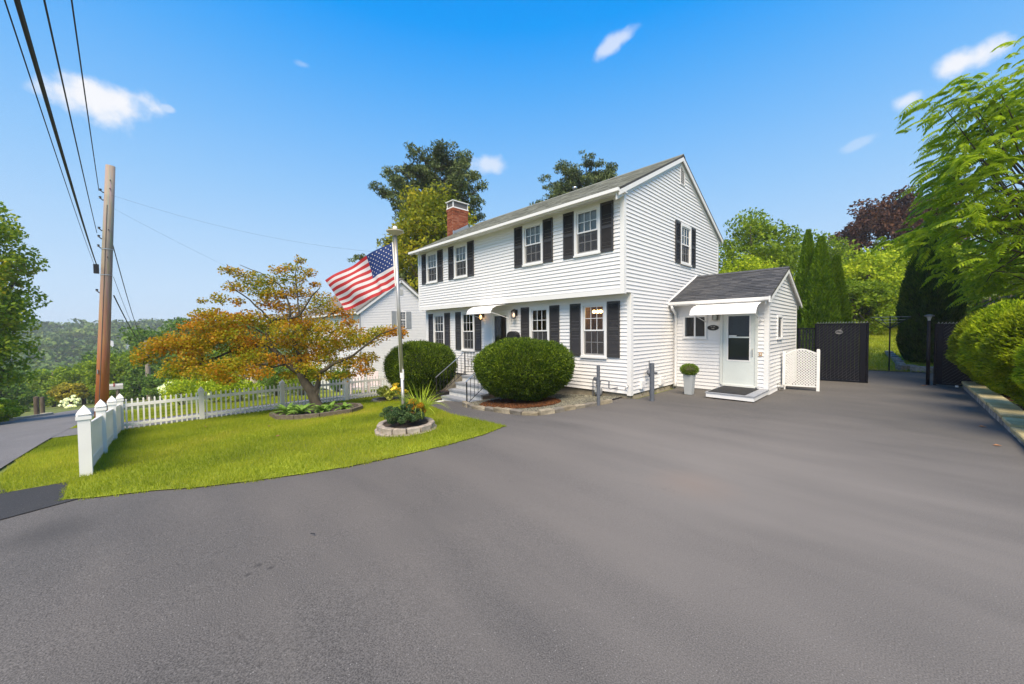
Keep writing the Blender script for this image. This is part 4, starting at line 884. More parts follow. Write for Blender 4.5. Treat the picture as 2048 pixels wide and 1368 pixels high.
b = MB(); b.tube([HT - HT + Vector((0, 0, .02)), Vector((.07, .03, .07))], .006, 5); b.obj('grommet_clip', ALU, ft)

STONE = [mat('planter stone %d' % i, c, .9, .25, 12, bump=.5, bscale=60) for i, c in enumerate([(.34, .29, .245), (.40, .35, .30), (.29, .25, .215)])]
def stone_mesh(l, d, h, m_, j=.012, seed=0):
    r = random.Random(seed); b = MB(); e = .014
    P = [(-l / 2, -d / 2), (l / 2, -d / 2), (l / 2, d / 2), (-l / 2, d / 2)]
    q = lambda: r.uniform(-j, j)
    vs = [(x + q(), y + q(), 0) for x, y in P] + [(x * 1.0 + q() * .5, y + q() * .5, h - e) for x, y in P] + [(x * (1 - 2 * e / l), y * (1 - 2 * e / d), h) for x, y in P]
    b.add(vs, [(3, 2, 1, 0)] + [(i, (i + 1) % 4, (i + 1) % 4 + 4, i + 4) for i in range(4)] + [(i + 4, (i + 1) % 4 + 4, (i + 1) % 4 + 8, i + 8) for i in range(4)] + [(8, 9, 10, 11)]); return b.mesh('stone', m_)
def ring_planter(name, label, cx, cy, tiers, seed=1, mats=STONE, squash=1.):
    z = min(zg(cx + .4, cy), zg(cx - .4, cy)); t = thing(name, label, 'planter', (cx, cy, z)); r = random.Random(seed)
    for k, (R, n, h, z0, d) in enumerate(tiers):
        ms = [stone_mesh(2 * math.pi * R / n * .985, d, h, mats[i % 3], .006, i + k) for i in range(4)]
        for i in range(n):
            a = 2 * math.pi * (i + .5 * k) / n; link('stone', r.choice(ms), t, (R * math.cos(a), R * math.sin(a) * squash, z0), (0, 0, a + math.pi / 2))
    b = MB(); R, n, h, z0, d = tiers[-1]; b.lathe([(R, z0 + h * .6), (R * .6, z0 + h * .9), (.001, z0 + h + .05)], 16); b.obj('soil', SOIL, t); return t
ring_planter('stone_planter', 'round two-course planter of tan blocks around the flagpole', -1.75, -5.43, [(.515, 13, .10, .0, .12), (.475, 13, .105, .10, .11)])
DKLEAF = leafmat('dark groundcover', [(.008, .018, .010), (.02, .04, .018), (.045, .075, .03), (.10, .13, .06)], .2, 5)
shrub('cushion_shrub', 'low dark-leaved cushion plant filling the round planter', (-1.68, -5.50), (.60, .50, .22), DKLEAF, .028, 15000, 21, z0=.0, nclump=60, cr=.32, cat='plant')
shrub('orange_flowers', 'small orange-tipped flowers behind the pole base in the round planter', (-1.62, -5.28), (.30, .2, .26), leafmat('rusty flower tips', [(.06, .08, .015), (.14, .10, .015), (.30, .15, .012), (.42, .20, .02)], .3, 6), .028, 2600, 22, z0=.0, nclump=22, cat='plant')
LILY = leafmat('strap leaves', [(.05, .085, .012), (.09, .14, .02), (.17, .22, .04)], .4, 3)
def strap_leaf(L_, w, arch, m_, n=6):
    b = MB(); vs = []; 
    for i in range(n + 1):
        s = i / n; r = L_ * (s * .62 + .12 * s * s * arch); z = L_ * (s * (1.0 - .12 * arch) - .62 * arch * s ** 2.2); ww = w * (1 - s ** 2.5) * (.7 + .6 * math.sin(math.pi * min(1, s + .2)) * .6) + .0008
        vs += [(r, -ww / 2, z), (r, 0, z - ww * .3), (r, ww / 2, z)]
    b.add(vs, [(3 * i + k, 3 * i + k + 1, 3 * i + k + 4, 3 * i + k + 3) for i in range(n) for k in (0, 1)]); return b.mesh('leaf', m_)
def strap_plant(name, label, loc, n, L_, w, seed, m_=LILY, arch=(.5, 1.3), az=(0, 6.283), flowers=0):
    t = thing(name, label, 'plant', loc); r = random.Random(seed); ms = [strap_leaf(1, w / L_, a, m_) for a in np.linspace(*arch, 5)]
    for i in range(n):
        s = L_ * r.uniform(.6, 1.1); link('leaf', r.choice(ms), t, (r.uniform(-.05, .05), r.uniform(-.05, .05), 0), (r.uniform(-.15, .15), r.uniform(-.25, .1), r.uniform(*az)), (s, s, s))
    YL = mat('yellow petals', (.75, .50, .03), .5, .15, 9); ST = mat('flower stem', (.07, .12, .02), .6, .1)
    for k in range(flowers):
        a = r.uniform(2.4, 4.6); h = r.uniform(.34, .56); e = Vector((math.cos(a) * r.uniform(.2, .42), math.sin(a) * r.uniform(.1, .3), h)); b = MB(); b.tube([(0, 0, 0), e * .5 + Vector((0, 0, .06)), e], .005, 5); b.obj('stem', ST, t)
        b = MB(); 
        for p in range(6):
            q = p * math.pi / 3; c, s = math.cos(q), math.sin(q); w_ = .032
            b.add([(0, 0, 0), (.045 * c - w_ * s, .045 * s + w_ * c, .055), (.085 * c, .085 * s, .05), (.045 * c + w_ * s, .045 * s - w_ * c, .055)], [(0, 3, 2, 1)])
        b.obj('flower', YL, t, e, (r.uniform(-.7, .7), r.uniform(-.7, .7), 0))
    return t
strap_plant('daylily', 'yellow flowering daylily left of the pole in the round planter', (-2.0, -5.28, .08), 60, .5, .02, 5, flowers=9)
strap_plant('ornamental_grass', 'spiky arching grass clump right of the pole in the round planter', (-1.72, -5.12, .08), 110, .80, .019, 6, leafmat('pale blades', [(.10, .15, .015), (.19, .24, .025), (.34, .37, .08)], .4, 3), (.3, 1.2))

# ------------------------------------------------------------------ autumn tree in its timber-edged bed
TX, TY = -7.63, -5.2; TZ = zg(TX, TY)
BR_ = {'trunk': ([(-7.60, -5.17, -1.0), (-7.63, -5.2, -.70), (-7.76, -5.34, -.28), (-7.95, -5.53, .19), (-8.05, -5.63, .51)], .21, .11),
 'a': ([(-8.05, -5.63, .51), (-8.32, -5.91, .77), (-8.56, -6.16, 1.14), (-8.68, -6.29, 1.37), (-8.75, -6.36, 1.65), (-8.69, -6.3, 1.91), (-8.64, -6.24, 2.14), (-8.24, -5.82, 2.19), (-8.02, -5.6, 2.29), (-7.74, -5.31, 2.9), (-7.57, -5.14, 3.13)], .10, .015),
 'b': ([(-8.68, -6.29, 1.37), (-8.94, -6.69, 1.41), (-9.19, -7.1, 1.28), (-9.39, -7.45, 1.06), (-9.64, -7.84, .88), (-9.82, -8.18, .77), (-10.14, -8.65, .98)], .055, .012),
 'c': ([(-8.75, -6.36, 1.65), (-9.3, -6.49, 1.84), (-9.86, -6.64, 2.01)], .035, .01),
 'd': ([(-7.76, -5.34, -.28), (-7.7, -5.23, .11), (-7.68, -5.17, .49), (-7.43, -4.87, .75), (-7.19, -4.58, .9), (-6.89, -4.23, 1.18), (-6.47, -3.75, 1.68), (-6.05, -3.29, 1.88)], .10, .012),
 'e': ([(-7.95, -5.53, .19), (-8.15, -5.52, .65), (-8.43, -5.59, 1.19), (-8.7, -5.66, 1.64), (-8.69, -5.43, 1.91), (-8.4, -4.91, 2.15), (-7.97, -4.26, 2.65)], .08, .012),
 'f': ([(-8.64, -6.24, 2.14), (-8.68, -6.46, 2.42), (-8.78, -6.75, 2.75), (-8.94, -7.09, 3.04), (-8.93, -7.26, 3.32)], .035, .01),
 'g': ([(-8.24, -5.82, 2.19), (-8.42, -5.83, 2.77), (-8.72, -5.96, 3.25), (-9.3, -6.38, 3.67), (-9.89, -6.81, 3.94)], .035, .008),
 'h': ([(-8.02, -5.6, 2.29), (-8.4, -5.56, 2.94), (-8.77, -5.52, 3.62), (-9.02, -5.34, 4.16)], .03, .008),
 'i': ([(-8.32, -5.91, .77), (-8.26, -6.32, .7), (-8.12, -6.66, .84), (-7.92, -6.94, .77)], .035, .01),
 'j': ([(-8.05, -5.63, .51), (-8.82, -5.57, .93), (-9.63, -5.54, 1.32)], .06, .01),
 'k': ([(-9.64, -7.84, .88), (-9.81, -7.87, 1.4), (-9.82, -8.32, 1.56), (-9.92, -8.86, 1.43)], .025, .008),
 'l': ([(-7.43, -4.87, .75), (-7.3, -4.2, .95), (-7.1, -3.7, .8)], .03, .008)}
PADS = [(-9.3, -7.21, 3.66, .28, .11), (-9.3, -6.77, 3.58, .43, .16), (-8.91, -7.09, 3.11, .34, .14), (-9.21, -6.54, 3.33, .54, .19), (-8.94, -6.12, 3.42, .47, .19), (-8.42, -6.02, 3.68, .34, .14), (-8.65, -5.39, 4.1, .19, .14), (-8.66, -5.68, 3.82, .28, .12), (-8.6, -5.19, 3.71, .34, .16), (-8.67, -5.55, 3.44, .43, .19), (-9.72, -7.79, 2.72, .14, .06), (-9.35, -7.41, 2.78, .31, .16), (-8.86, -7.05, 2.69, .22, .12), (-9.05, -6.37, 3.02, .53, .19), (-8.89, -5.93, 3.03, .62, .22), (-8.67, -5.41, 3.05, .5, .22), (-9.01, -6.19, 2.71, .47, .19), (-9.32, -7.66, 2.29, .56, .19), (-8.91, -7.24, 2.14, .59, .22), (-9.14, -7.91, 1.96, .53, .19), (-8.86, -6.75, 2.22, .47, .22), (-9.72, -8.65, 1.43, .56, .22), (-9.89, -8.97, 1.22, .4, .22), (-10.04, -9.12, 1.01, .31, .19), (-9.55, -8.33, 1.56, .59, .25), (-9.34, -7.96, 1.41, .62, .25), (-9.1, -7.58, 1.63, .62, .25), (-8.82, -7.14, 1.69, .62, .25), (-9.37, -8.14, .91, .62, .25), (-8.85, -7.75, .63, .68, .22), (-8.47, -7.21, .83, .68, .25), (-7.95, -6.82, .61, .53, .19), (-8.35, -6.8, 1.03, .59, .25), (-8.75, -6.79, 1.39, .53, .22), (-8.8, -5.97, 2.15, .53, .22), (-8.68, -5.42, 2.48, .59, .25), (-8.44, -4.88, 2.82, .56, .25), (-8.32, -4.62, 2.49, .56, .25), (-8.08, -4.22, 2.41, .34, .19), (-7.96, -4.11, 2.07, .31, .14), (-8.46, -5.2, 1.99, .62, .28), (-8.69, -6.01, 1.52, .62, .28), (-8.59, -5.47, 1.34, .68, .31), (-8.35, -4.94, 1.5, .68, .28), (-8.49, -5.65, .87, .62, .25), (-8.15, -5.02, .93, .62, .25), (-7.9, -4.47, 1.33, .68, .25), (-7.47, -4.32, .76, .62, .25), (-7.14, -3.97, .51, .34, .19), (-7.18, -3.87, .91, .4, .19), (-7.22, -3.92, 1.48, .56, .2), (-6.88, -3.56, 1.72, .53, .19), (-6.54, -3.21, 1.77, .4, .16), (-6.36, -3.03, 1.67, .19, .12), (-7.49, -4.48, .37, .37, .12), (-7.84, -5.12, .4, .53, .14), (-7.87, -4.15, 1.73, .56, .22), (-8.5, -7.39, .41, .31, .12), (-9.54, -8.47, .64, .47, .19), (-8.9, -5.94, 2.55, .4, .16), (-8.54, -4.99, 3.34, .22, .09), (-8.44, -5.89, .42, .31, .12), (-7.67, -5.52, .68, .4, .19), (-7.17, -5.01, 1.89, .47, .22), (-7.89, -6.05, 1.83, .53, .25), (-8.46, -6.34, .92, .47, .22), (-9.58, -6.92, 1.21, .53, .22), (-9.46, -5.08, 1.75, .53, .25), (-9.2, -4.52, 1.12, .53, .25), (-9.59, -5.35, 2.18, .47, .22), (-9.72, -6.21, 2.01, .53, .22), (-10.14, -7.22, 1.93, .53, .22), (-10.57, -7.94, 1.23, .53, .22)]
t = thing('autumn_tree', 'spreading low tree turning orange and red in the timber-edged lawn bed', 'tree', (TX, TY, TZ)); TO = Vector((TX, TY, TZ))
r = random.Random(4)
for k, (pts, r0, r1) in BR_.items():
    P = [Vector(p) - TO for p in pts]; Q = []
    for i in range(len(P) - 1):                              # soften the joints
        Q += [P[i], P[i].lerp(P[i + 1], .5) + Vector((r.uniform(-.03, .03), r.uniform(-.03, .03), r.uniform(-.02, .02)))]
    Q.append(P[-1]); n = len(Q) - 1; b = MB(); b.tube(Q, [r0 + (r1 - r0) * (i / n) ** .8 for i in range(n + 1)], 9)
    if k == 'trunk': b.tube([P[0] + Vector((.16, .1, 0)), P[1] + Vector((.10, .06, 0)), P[2] + Vector((.02, .03, 0)), P[2] + Vector((.06, .12, .3))], [.14, .11, .08, .05], 8)
    o = b.obj('trunk' if k == 'trunk' else 'branch', GREYBARK, t, smooth=True)
b = MB()
for x, y, z, a, c in PADS:                                   # twigs under every leaf pad
    for q in range(5):
        w = r.uniform(0, 6.28); b.tube([(x - TX, y - TY, z - TZ - c * .7), (x - TX + a * .5 * math.cos(w), y - TY + a * .5 * math.sin(w), z - TZ - c * .2), (x - TX + a * .95 * math.cos(w), y - TY + a * .95 * math.sin(w), z - TZ + c * .2)], [.01, .007, .003], 4)
tag(b.obj('twigs', GREYBARK, t), kind='stuff')
rng = np.random.default_rng(31)
AUT = leafmat('turning leaves', [(.04, .065, .004), (.07, .095, .005), (.115, .12, .006), (.17, .12, .006), (.20, .10, .007), (.225, .085, .008), (.225, .05, .010)], .45, 1.15, .5, .34, 2.7)
cl = np.array([(x - TX, y - TY, z - TZ, a, a * .95, c) for x, y, z, a, c in PADS])
P = []
for row in cl:
    m_ = int((520 if row[2] < 3.0 else 330) * row[3] * row[3] / .25 + 40); d = unit(m_, rng); rr = rng.uniform(0, 1, m_) ** .45
    q = row[:3] + d * rr[:, None] * row[3:6] * 1.05; q[:, 2] += rng.normal(0, .035, m_); P.append(q)
P = np.concatenate(P); V, F = leaves(P, .066, .060, rng, np.array((0, 0, -.45)), 1, .9); link('crown', fastmesh('crown', V, F, AUT), t)
# timber edging + hostas
bed = thing('timber_edging', 'weathered timber edging around the hosta bed under the autumn tree', 'bed edging', (-7.0, -5.3, zg(-7, -5.3)))
TIMB = mat('weathered timber', (.13, .105, .075), .9, .3, 5, bump=.5, bscale=30, stretch=(.4, 3, 3))
ring = [(-7.95, -6.45), (-6.85, -6.52), (-6.25, -6.25), (-5.85, -5.75), (-5.75, -5.0), (-6.2, -4.5), (-7.0, -4.25), (-7.9, -4.4), (-8.45, -5.2), (-8.35, -6.0)]
for i, p in enumerate(ring):
    q = ring[(i + 1) % len(ring)]; z0, z1 = zg(*p) - bed.location.z + .05, zg(*q) - bed.location.z + .05
    b = MB(); b.bar((p[0] + 7.0, p[1] + 5.3, z0 + .002 * (i % 2)), (q[0] + 7.0, q[1] + 5.3, z1 + .002 * (i % 2)), .10, .16); b.obj('timber', TIMB, bed)
b = MB(); b.add([(x + 7, y + 5.3, zg(x, y) - bed.location.z + .06) for x, y in ring] + [(-.2, 0, .13)], [(i, (i + 1) % 10, 10) for i in range(10)]); b.obj('soil', SOIL, bed)
HOSTA = leafmat('hosta leaves', [(.025, .055, .012), (.05, .10, .02), (.09, .15, .03), (.17, .22, .06)], .3, 4, .45)
def hosta_leaf():
    b = MB(); vs = []; n = 6
    for i in range(n + 1):
        s = i / n; w = .34 * math.sin(math.pi * min(1, s * .93 + .07)) ** .8 * (1 - .25 * s) if s < 1 else .003; z = .55 * s - .62 * s * s
        vs += [(s, -w / 2, z + .05), (s, 0, z), (s, w / 2, z + .05)]
    b.add(vs, [(3 * i + k, 3 * i + k + 1, 3 * i + k + 4, 3 * i + k + 3) for i in range(n) for k in (0, 1)]); return b.mesh('leaf', HOSTA)
HL_ = hosta_leaf()
def hosta(x, y, s, lab, seed, n=26):
    r = random.Random(seed); t = thing('hosta', lab, 'plant', (x, y, zg(x, y) + .10), 0, 'hostas under the autumn tree')
    for i in range(n):
        k = s * r.uniform(.55, 1.1); link('leaf', HL_, t, (r.uniform(-.05, .05), r.uniform(-.05, .05), 0), (r.uniform(-.2, .2), r.uniform(-.75, .05), r.uniform(0, 6.28)), (k, k, k))
for i, (x, y, s, lab) in enumerate([(-7.75, -6.1, .36, 'hosta at the left front corner of the timber bed'), (-7.2, -6.2, .40, 'broad hosta in the front middle of the timber bed left of the trunk'), (-6.65, -6.0, .40, 'hosta at the front of the timber bed before the trunk'), (-6.25, -5.55, .36, 'hosta just right of the trunk along the timber edge'), (-6.15, -5.0, .34, 'hosta at the right end of the timber bed'), (-6.7, -5.2, .34, 'hosta close behind the right end of the timber bed')]): hosta(x, y, s, lab, 40 + i)

# ------------------------------------------------------------------ clipped bushes, gravel edging, second stone bed
YEW = leafmat('clipped yew', [(.007, .016, .003), (.022, .044, .005), (.065, .10, .008), (.14, .18, .014)], .3, 2.6, .5, .72)
def clipped(name, label, c, R, n, seed):
    rng = np.random.default_rng(seed); z = zg(c[0], c[1]); t = thing(name, label, 'bush', (c[0], c[1], z)); zc = c[2] - z
    def shape(d):
        s = np.array(R) * np.ones_like(d); lowf = np.where(d[:, 2] < 0, 1 - .20 * np.abs(d[:, 2]), 1.0)
        pw = 2.5; k = 1 / (np.abs(d) ** pw).sum(1) ** (1 / pw); dd = d
        k = k * (1.0 + .04 * np.sin(5 * d[:, 0] + 2 * d[:, 2] + s[:, 0]) * np.cos(4 * d[:, 1]) + .025 * np.sin(11 * d[:, 0] + 9 * d[:, 2]) * np.sin(8 * d[:, 1]))
        q = dd * s * k[:, None]; q[:, :2] *= lowf[:, None]; return q
    d = unit(n, rng); d = d[(d[:, 2] > -.86)]; P = shape(d) * np.where(rng.uniform(0, 1, len(d)) < .03, rng.uniform(1.0, 1.06, len(d)), rng.normal(.97, .03, len(d)))[:, None] + (0, 0, zc)
    ax = d * .9 + np.array((0, 0, .35)); V, F = leaves(P, .062, .02, rng, ax, .8); link('foliage', fastmesh('foliage', V, F, YEW), t)
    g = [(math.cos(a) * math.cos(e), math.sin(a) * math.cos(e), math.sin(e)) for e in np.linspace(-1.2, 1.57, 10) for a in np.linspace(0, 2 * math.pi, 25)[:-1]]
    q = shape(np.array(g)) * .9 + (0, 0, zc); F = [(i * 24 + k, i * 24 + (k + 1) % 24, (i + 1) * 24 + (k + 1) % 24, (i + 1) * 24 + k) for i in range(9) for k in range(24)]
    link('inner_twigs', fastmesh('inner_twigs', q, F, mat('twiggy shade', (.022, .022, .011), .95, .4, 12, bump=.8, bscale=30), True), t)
    b = MB(); r = random.Random(seed)
    for k in range(26):
        a = r.uniform(0, 6.28); b.tube([(.12 * math.cos(a), .12 * math.sin(a), -.05), (R[0] * .5 * math.cos(a), R[1] * .5 * math.sin(a), zc * .35), (R[0] * .82 * math.cos(a), R[1] * .82 * math.sin(a), zc * .75)], [.03, .02, .01], 5)
    b.obj('stems', BARK, t)
clipped('clipped_bush', 'big dense clipped round bush in the gravel bed right of the front steps', (-2.23, -1.64, .70), (1.22, 1.2, .80), 95000, 51)
clipped('clipped_bush', 'darker clipped round bush left of the front steps', (-6.98, -2.03, .43), (1.16, 1.12, .93), 75000, 52)
edge = thing('stone_edging', 'curved row of rough tan stones edging the gravel bed', 'bed edging', (-2, -3, zg(-2, -3)))
EST = [mat('edging stone %d' % i, c, .9, .3, 9, bump=.6, bscale=40) for i, c in enumerate([(.22, .185, .125), (.29, .25, .18), (.18, .16, .13)])]
ep = [Vector(p) for p in ((-3.65, -2.62), (-3.25, -2.84), (-2.43, -3.0), (-1.84, -3.06), (-.95, -3.12), (-.52, -2.99), (-.40, -2.5), (-.35, -2.05), (-.25, -1.61), (-.15, -1.2), (-.1, -.75))]
pos = 0.; i = 0; seg = 0; r = random.Random(8)
tot = [(ep[k + 1] - ep[k]).length for k in range(len(ep) - 1)]
def along(s):
    for k, l in enumerate(tot):
        if s <= l: return ep[k].lerp(ep[k + 1], s / l)
        s -= l
    return ep[-1]
while pos < sum(tot) - .1:
    l = r.uniform(.26, .42); p, q = along(pos), along(min(pos + l, sum(tot))); mid = (p + q) / 2; d = q - p
    link('stone', stone_mesh(d.length * .97, .14, r.uniform(.09, .13), EST[i % 3], .018, i), edge, Vector((mid.x, mid.y, zg(mid.x, mid.y) - .02)) - edge.location, (r.uniform(-.05, .05), r.uniform(-.05, .05), math.atan2(d.y, d.x) + r.uniform(-.06, .06))); pos += l; i += 1
b2 = ring_planter('stone_bed', 'small curved stone bed at the lawn corner before the dark bush', -7.75, -2.95, [(.62, 13, .14, -.05, .14)], 3, EST, .6)
YG = leafmat('variegated yellow green', [(.09, .12, .02), (.17, .2, .035), (.3, .31, .08), (.42, .42, .2)], .35, 4)
shrub('variegated_plant', 'pale yellow-green leafy plant in the small stone bed', (-7.75, -2.95), (.62, .4, .26), YG, .075, 2600, 61, z0=zg(-7.75, -2.95) + .08, nclump=26, cat='plant')

# ------------------------------------------------------------------ right side: lattice, gates, retaining wall, hedge
lat = thing('lattice_screen', 'white lattice panel with arched top standing by the side entry', 'screen', (2.62, 4.06, 0), math.atan2(.17, .76))
w = .76; LW = mat('white lattice', (.80, .79, .76), .5, .03)
for x in (0, w):
    b = MB(); b.box(x - .035, x + .035, -.03, .03, 0, 1.07 if x == 0 else 1.14); b.box(x - .028, x + .028, -.024, .024, 1.0701 if x == 0 else 1.1401, 1.09 if x == 0 else 1.16); b.obj('post', LW, lat)
def arch(x): s = x / w; return 1.0 + .13 * math.sin(math.pi * s) ** 1.3 + .03 * s
b = MB(); N_ = 12
for i in range(N_):
    x0, x1 = .035 + (w - .07) * i / N_, .035 + (w - .07) * (i + 1) / N_; b.bar((x0, 0, arch(x0)), (x1, 0, arch(x1)), .03, .04)
b.obj('top_rail', LW, lat); b = MB(); b.box(.035, w - .035, -.014, .014, .10, .135); b.obj('bottom_rail', LW, lat)
stp = .072
for sgn in (1, -1):
    for k in range(-14, 30):
        c = k * stp; pts = []
        for q in np.linspace(.04, w - .04, 60):
            z = (c + q - .1) * 1.0 if sgn > 0 else c - q + .3
            z = z + .1
            if .13 < z < arch(q) - .01: pts.append((q, z))
        if len(pts) > 2:
            p, q = pts[0], pts[-1]; b = MB(); y = .006 * sgn; b.bar((p[0], y, p[1]), (q[0], y, q[1]), .008, .025); b.obj('slat', LW, lat)
NAVY = mat('black vinyl slats', (.004, .0045, .009), .6, .2, 6, spec=.2); WIRE = mat('vinyl coated wire', (.055, .056, .062), .4, .1, 20)
def slat_gate(name, label, p, q, z0, z1, thick=.05, cat='gate', gap=.09, barbs=True, endw=.0, dens=1.0):
    d = Vector((q[0] - p[0], q[1] - p[1], 0)); L_ = d.length; t = thing(name, label, cat, (p[0], p[1], zg(*p)), math.atan2(d.y, d.x)); h = z1 - z0
    b = MB(); b.bar((0, 0, z0), (L_, 0, z0), .045, .045); b.bar((0, 0, z1), (L_, 0, z1), .045, .045); b.obj('rail', NAVY, t)
    for x in (0, L_):
        b = MB(); b.tube([(x, 0, z0 - .05), (x, 0, z1 + .03)], .032, 10); b.obj('frame_post', NAVY, t)
    n = int(L_ / gap)
    for i in range(n):                                       # upright slats, let you see through only at their gaps
        x = (i + .5) * L_ / n; b = MB(); b.box(x - gap * .515 * dens, x + gap * .515 * dens, -.004 + .0045 * (i % 2), .004 + .0045 * (i % 2), z0 + .03, z1 - .02); b.obj('slat', NAVY, t)
    b = MB(); k = -h
    while k < L_:
        x0, x1 = max(0, k), min(L_, k + h)
        if x1 - x0 > .03: b.bar((x0, -.012, z0 + (x0 - k)), (x1, -.012, z0 + (x1 - k)), .006, .007)
        if x1 - x0 > 99: b.bar((x0, .012, z1 - (x0 - k)), (x1, .012, z1 - (x1 - k)), .005, .005)
        k += .095
    tag(b.obj('wire_mesh', WIRE, t), kind='stuff')
    if barbs:
        b = MB(); x = .02; r = random.Random(3)
        while x < L_: b.bar((x, 0, z1 + .02), (x + .04, r.uniform(-.02, .02), z1 + .075), .006, .006); b.bar((x + .045, 0, z1 + .02), (x + .03, .01, z1 + .07), .005, .005); x += .07
        tag(b.obj('wire_barbs', ALU, t), kind='stuff')
    return t, L_
slat_gate('chain_link_panel', 'see-through dark chain-link panel between the side entry and the left gate', (2.56, 6.62), (3.02, 7.02), .05, 1.72, cat='fence', barbs=False, dens=.45)
g1, gl = slat_gate('slatted_gate', 'left black slatted driveway gate with a small oval emblem', (2.98, 6.93), (4.22, 7.12), .03, 1.86)
b = MB(); b.box(gl - .17, gl - .035, -.03, .03, .03, 1.85); b.obj('end_panel', NAVY, g1)
em = mat('emblem grey', (.22, .22, .23), .4, .1); b = MB(); ex, ez = gl * .46, 1.60
b.tube([(ex + .085 * math.cos(a), -.03, ez + .06 * math.sin(a)) for a in np.linspace(0, 6.283, 22)], .007, 5); b.tube([(ex + .06 * math.cos(a), -.03, ez + .038 * math.sin(a)) for a in np.linspace(0, 6.283, 18)], .005, 5)
for k in range(4): b.bar((ex - .035 + .022 * k, -.03, ez - .02), (ex - .03 + .022 * k, -.03, ez + .02), .005, .008)
b.bar((ex + .02, -.03, ez + .07), (ex + .07, -.03, ez + .12), .006, .01); b.obj('emblem', em, g1)
b = MB(); b.tube([(gl - .06, -.02, -.0), (gl - .06, .02, -.0)], .03, 10); b.obj('wheel', BLACK, g1)
g2, gl2 = slat_gate('slatted_gate', 'right black slatted gate leaf half hidden behind the hedge', (5.66, 7.72), (7.0, 7.42), .06, 1.80)
b = MB(); b.box(.04, .15, -.03, .03, .06, 1.80); b.obj('end_panel', NAVY, g2)
b = MB(); b.box(.4, .46, -.03, .03, -.03, .05); b.obj('drop_rod', TRIM, g2)
t = thing('gate_post', 'black gate post topped with a grey lamp cap', 'post', (5.52, 7.72, 0)); b = MB(); b.tube([(0, 0, -.1), (0, 0, 1.93)], .042, 12); b.obj('post', NAVY, t, smooth=True)
b = MB(); b.lathe([(.03, 1.93), (.032, 1.97), (.055, 2.04), (.05, 2.05)], 12); b.obj('lamp_glass', mat('grey lens', (.35, .36, .36), .3, .1), t); b = MB(); b.lathe([(.06, 2.05), (.11, 2.06), (.105, 2.085), (.03, 2.11), (.001, 2.11)], 14); b.obj('lamp_cap', mat('dark grey cap', (.10, .10, .105), .4, .1), t)
wallr = thing('retaining_wall', 'low retaining wall of tan capstones along the right edge of the drive', 'wall', (6.15, 7.6, 0))
CAPM = [mat('capstone %d' % i, c, .9, .22, 10, bump=.45, bscale=60) for i, c in enumerate([(.46, .375, .18), (.52, .43, .22), (.41, .335, .165)])]
FACE = [mat('wall stone %d' % i, c, .9, .35, 14, bump=.7, bscale=30) for i, c in enumerate([(.22, .215, .205), (.28, .27, .255), (.16, .155, .15)])]
y = 7.58; i = 0; r = random.Random(5)
while y > -4.0:
    l = r.uniform(.30, .36) if y > 1.4 else r.uniform(.36, .44); top = .20 if y > 1.9 else (.165 if y > 1.35 else .125)
    m1 = stone_mesh(l - .008, .36, .065, CAPM[r.randrange(3)], .004, i); link('capstone', m1, wallr, (.19 + r.uniform(-.008, .008), y - l / 2 - 7.6, top - .065), (0, r.uniform(-.012, .012), math.pi / 2))
    m2 = stone_mesh(l - .012, .2, top - .02, FACE[r.randrange(3)], .008, i + 77); link('wall_stone', m2, wallr, (.13, y - l / 2 - 7.6, -.045), (0, 0, math.pi / 2)); y -= l; i += 1
drape('planting_bank', [(6.42, -4.2), (10.5, -4.2), (10.5, 7.6), (6.42, 7.6)], .115, SOIL)
HEDGES = [leafmat('hedge sprays %d' % i, [(.022, .042, .004), (.10, .15, .007), (.20, .24, .011), (.31, .33, .022)], .45, 3.4, .6, .5, g) for i, g in enumerate((2.6, 1.95, 2.7, 1.9))]
def sprays(P, out, rng, L_, w, up=.8, spread=.45):
    """fan-shaped conifer sprays: three narrow blades from one stalk"""
    V, F, k = [], [], 0
    for s in (-1, 0, 1):
        ax = out * .8 + np.array((0, 0, up)); side = np.cross(ax, (0, 0, 1.)); side /= np.linalg.norm(side, axis=1)[:, None] + 1e-9
        v, f = leaves(P + ax * L_ * .2 * (1 if s == 0 else .4), L_ * (1 if s == 0 else .75), w, rng, ax + side * s * .55 , spread); V.append(v); F.append(f + k); k += len(v)
    return np.concatenate(V), np.concatenate(F)
def hedge(x, y, R, h, lab, seed, n=21000):
    rng = np.random.default_rng(seed); t = thing('hedge_shrub', lab, 'shrub', (x, y, .12), 0, 'rounded evergreens along the retaining wall')
    d = unit(n, rng); d = d[d[:, 2] > -.92]; zc = h * .53
    bump = 1 + .08 * np.sin(7 * d[:, 2] + 5 * np.arctan2(d[:, 1], d[:, 0])) + .06 * np.sin(13 * d[:, 2] - 4 * d[:, 0] * 3)
    k = np.where(d[:, 2] < -.2, 1 - .5 * (-d[:, 2] - .2) ** 1.2, 1.0) * bump
    P = np.stack([d[:, 0] * R * k, d[:, 1] * R * k, zc + d[:, 2] * h * .48 * (.97 + .05 * bump)], -1); P *= rng.uniform(.80, 1.03, len(P))[:, None]
    V, F = sprays(P, d, rng, .115, .032, .25, .45); link('foliage', fastmesh('foliage', V, F, HEDGES[seed % 4]), t)
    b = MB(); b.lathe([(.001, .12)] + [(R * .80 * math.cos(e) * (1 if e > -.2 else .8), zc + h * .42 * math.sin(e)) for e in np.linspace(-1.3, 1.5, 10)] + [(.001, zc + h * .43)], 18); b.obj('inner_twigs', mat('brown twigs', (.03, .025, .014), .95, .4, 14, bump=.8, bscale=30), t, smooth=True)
    b = MB(); b.tube([(0, 0, -.2), (0, 0, .5)], .05, 7); b.obj('stem', BARK, t)
hedge(6.60, 6.75, .70, 1.98, 'rounded evergreen next to the right gate, farthest of the hedge row', 71)
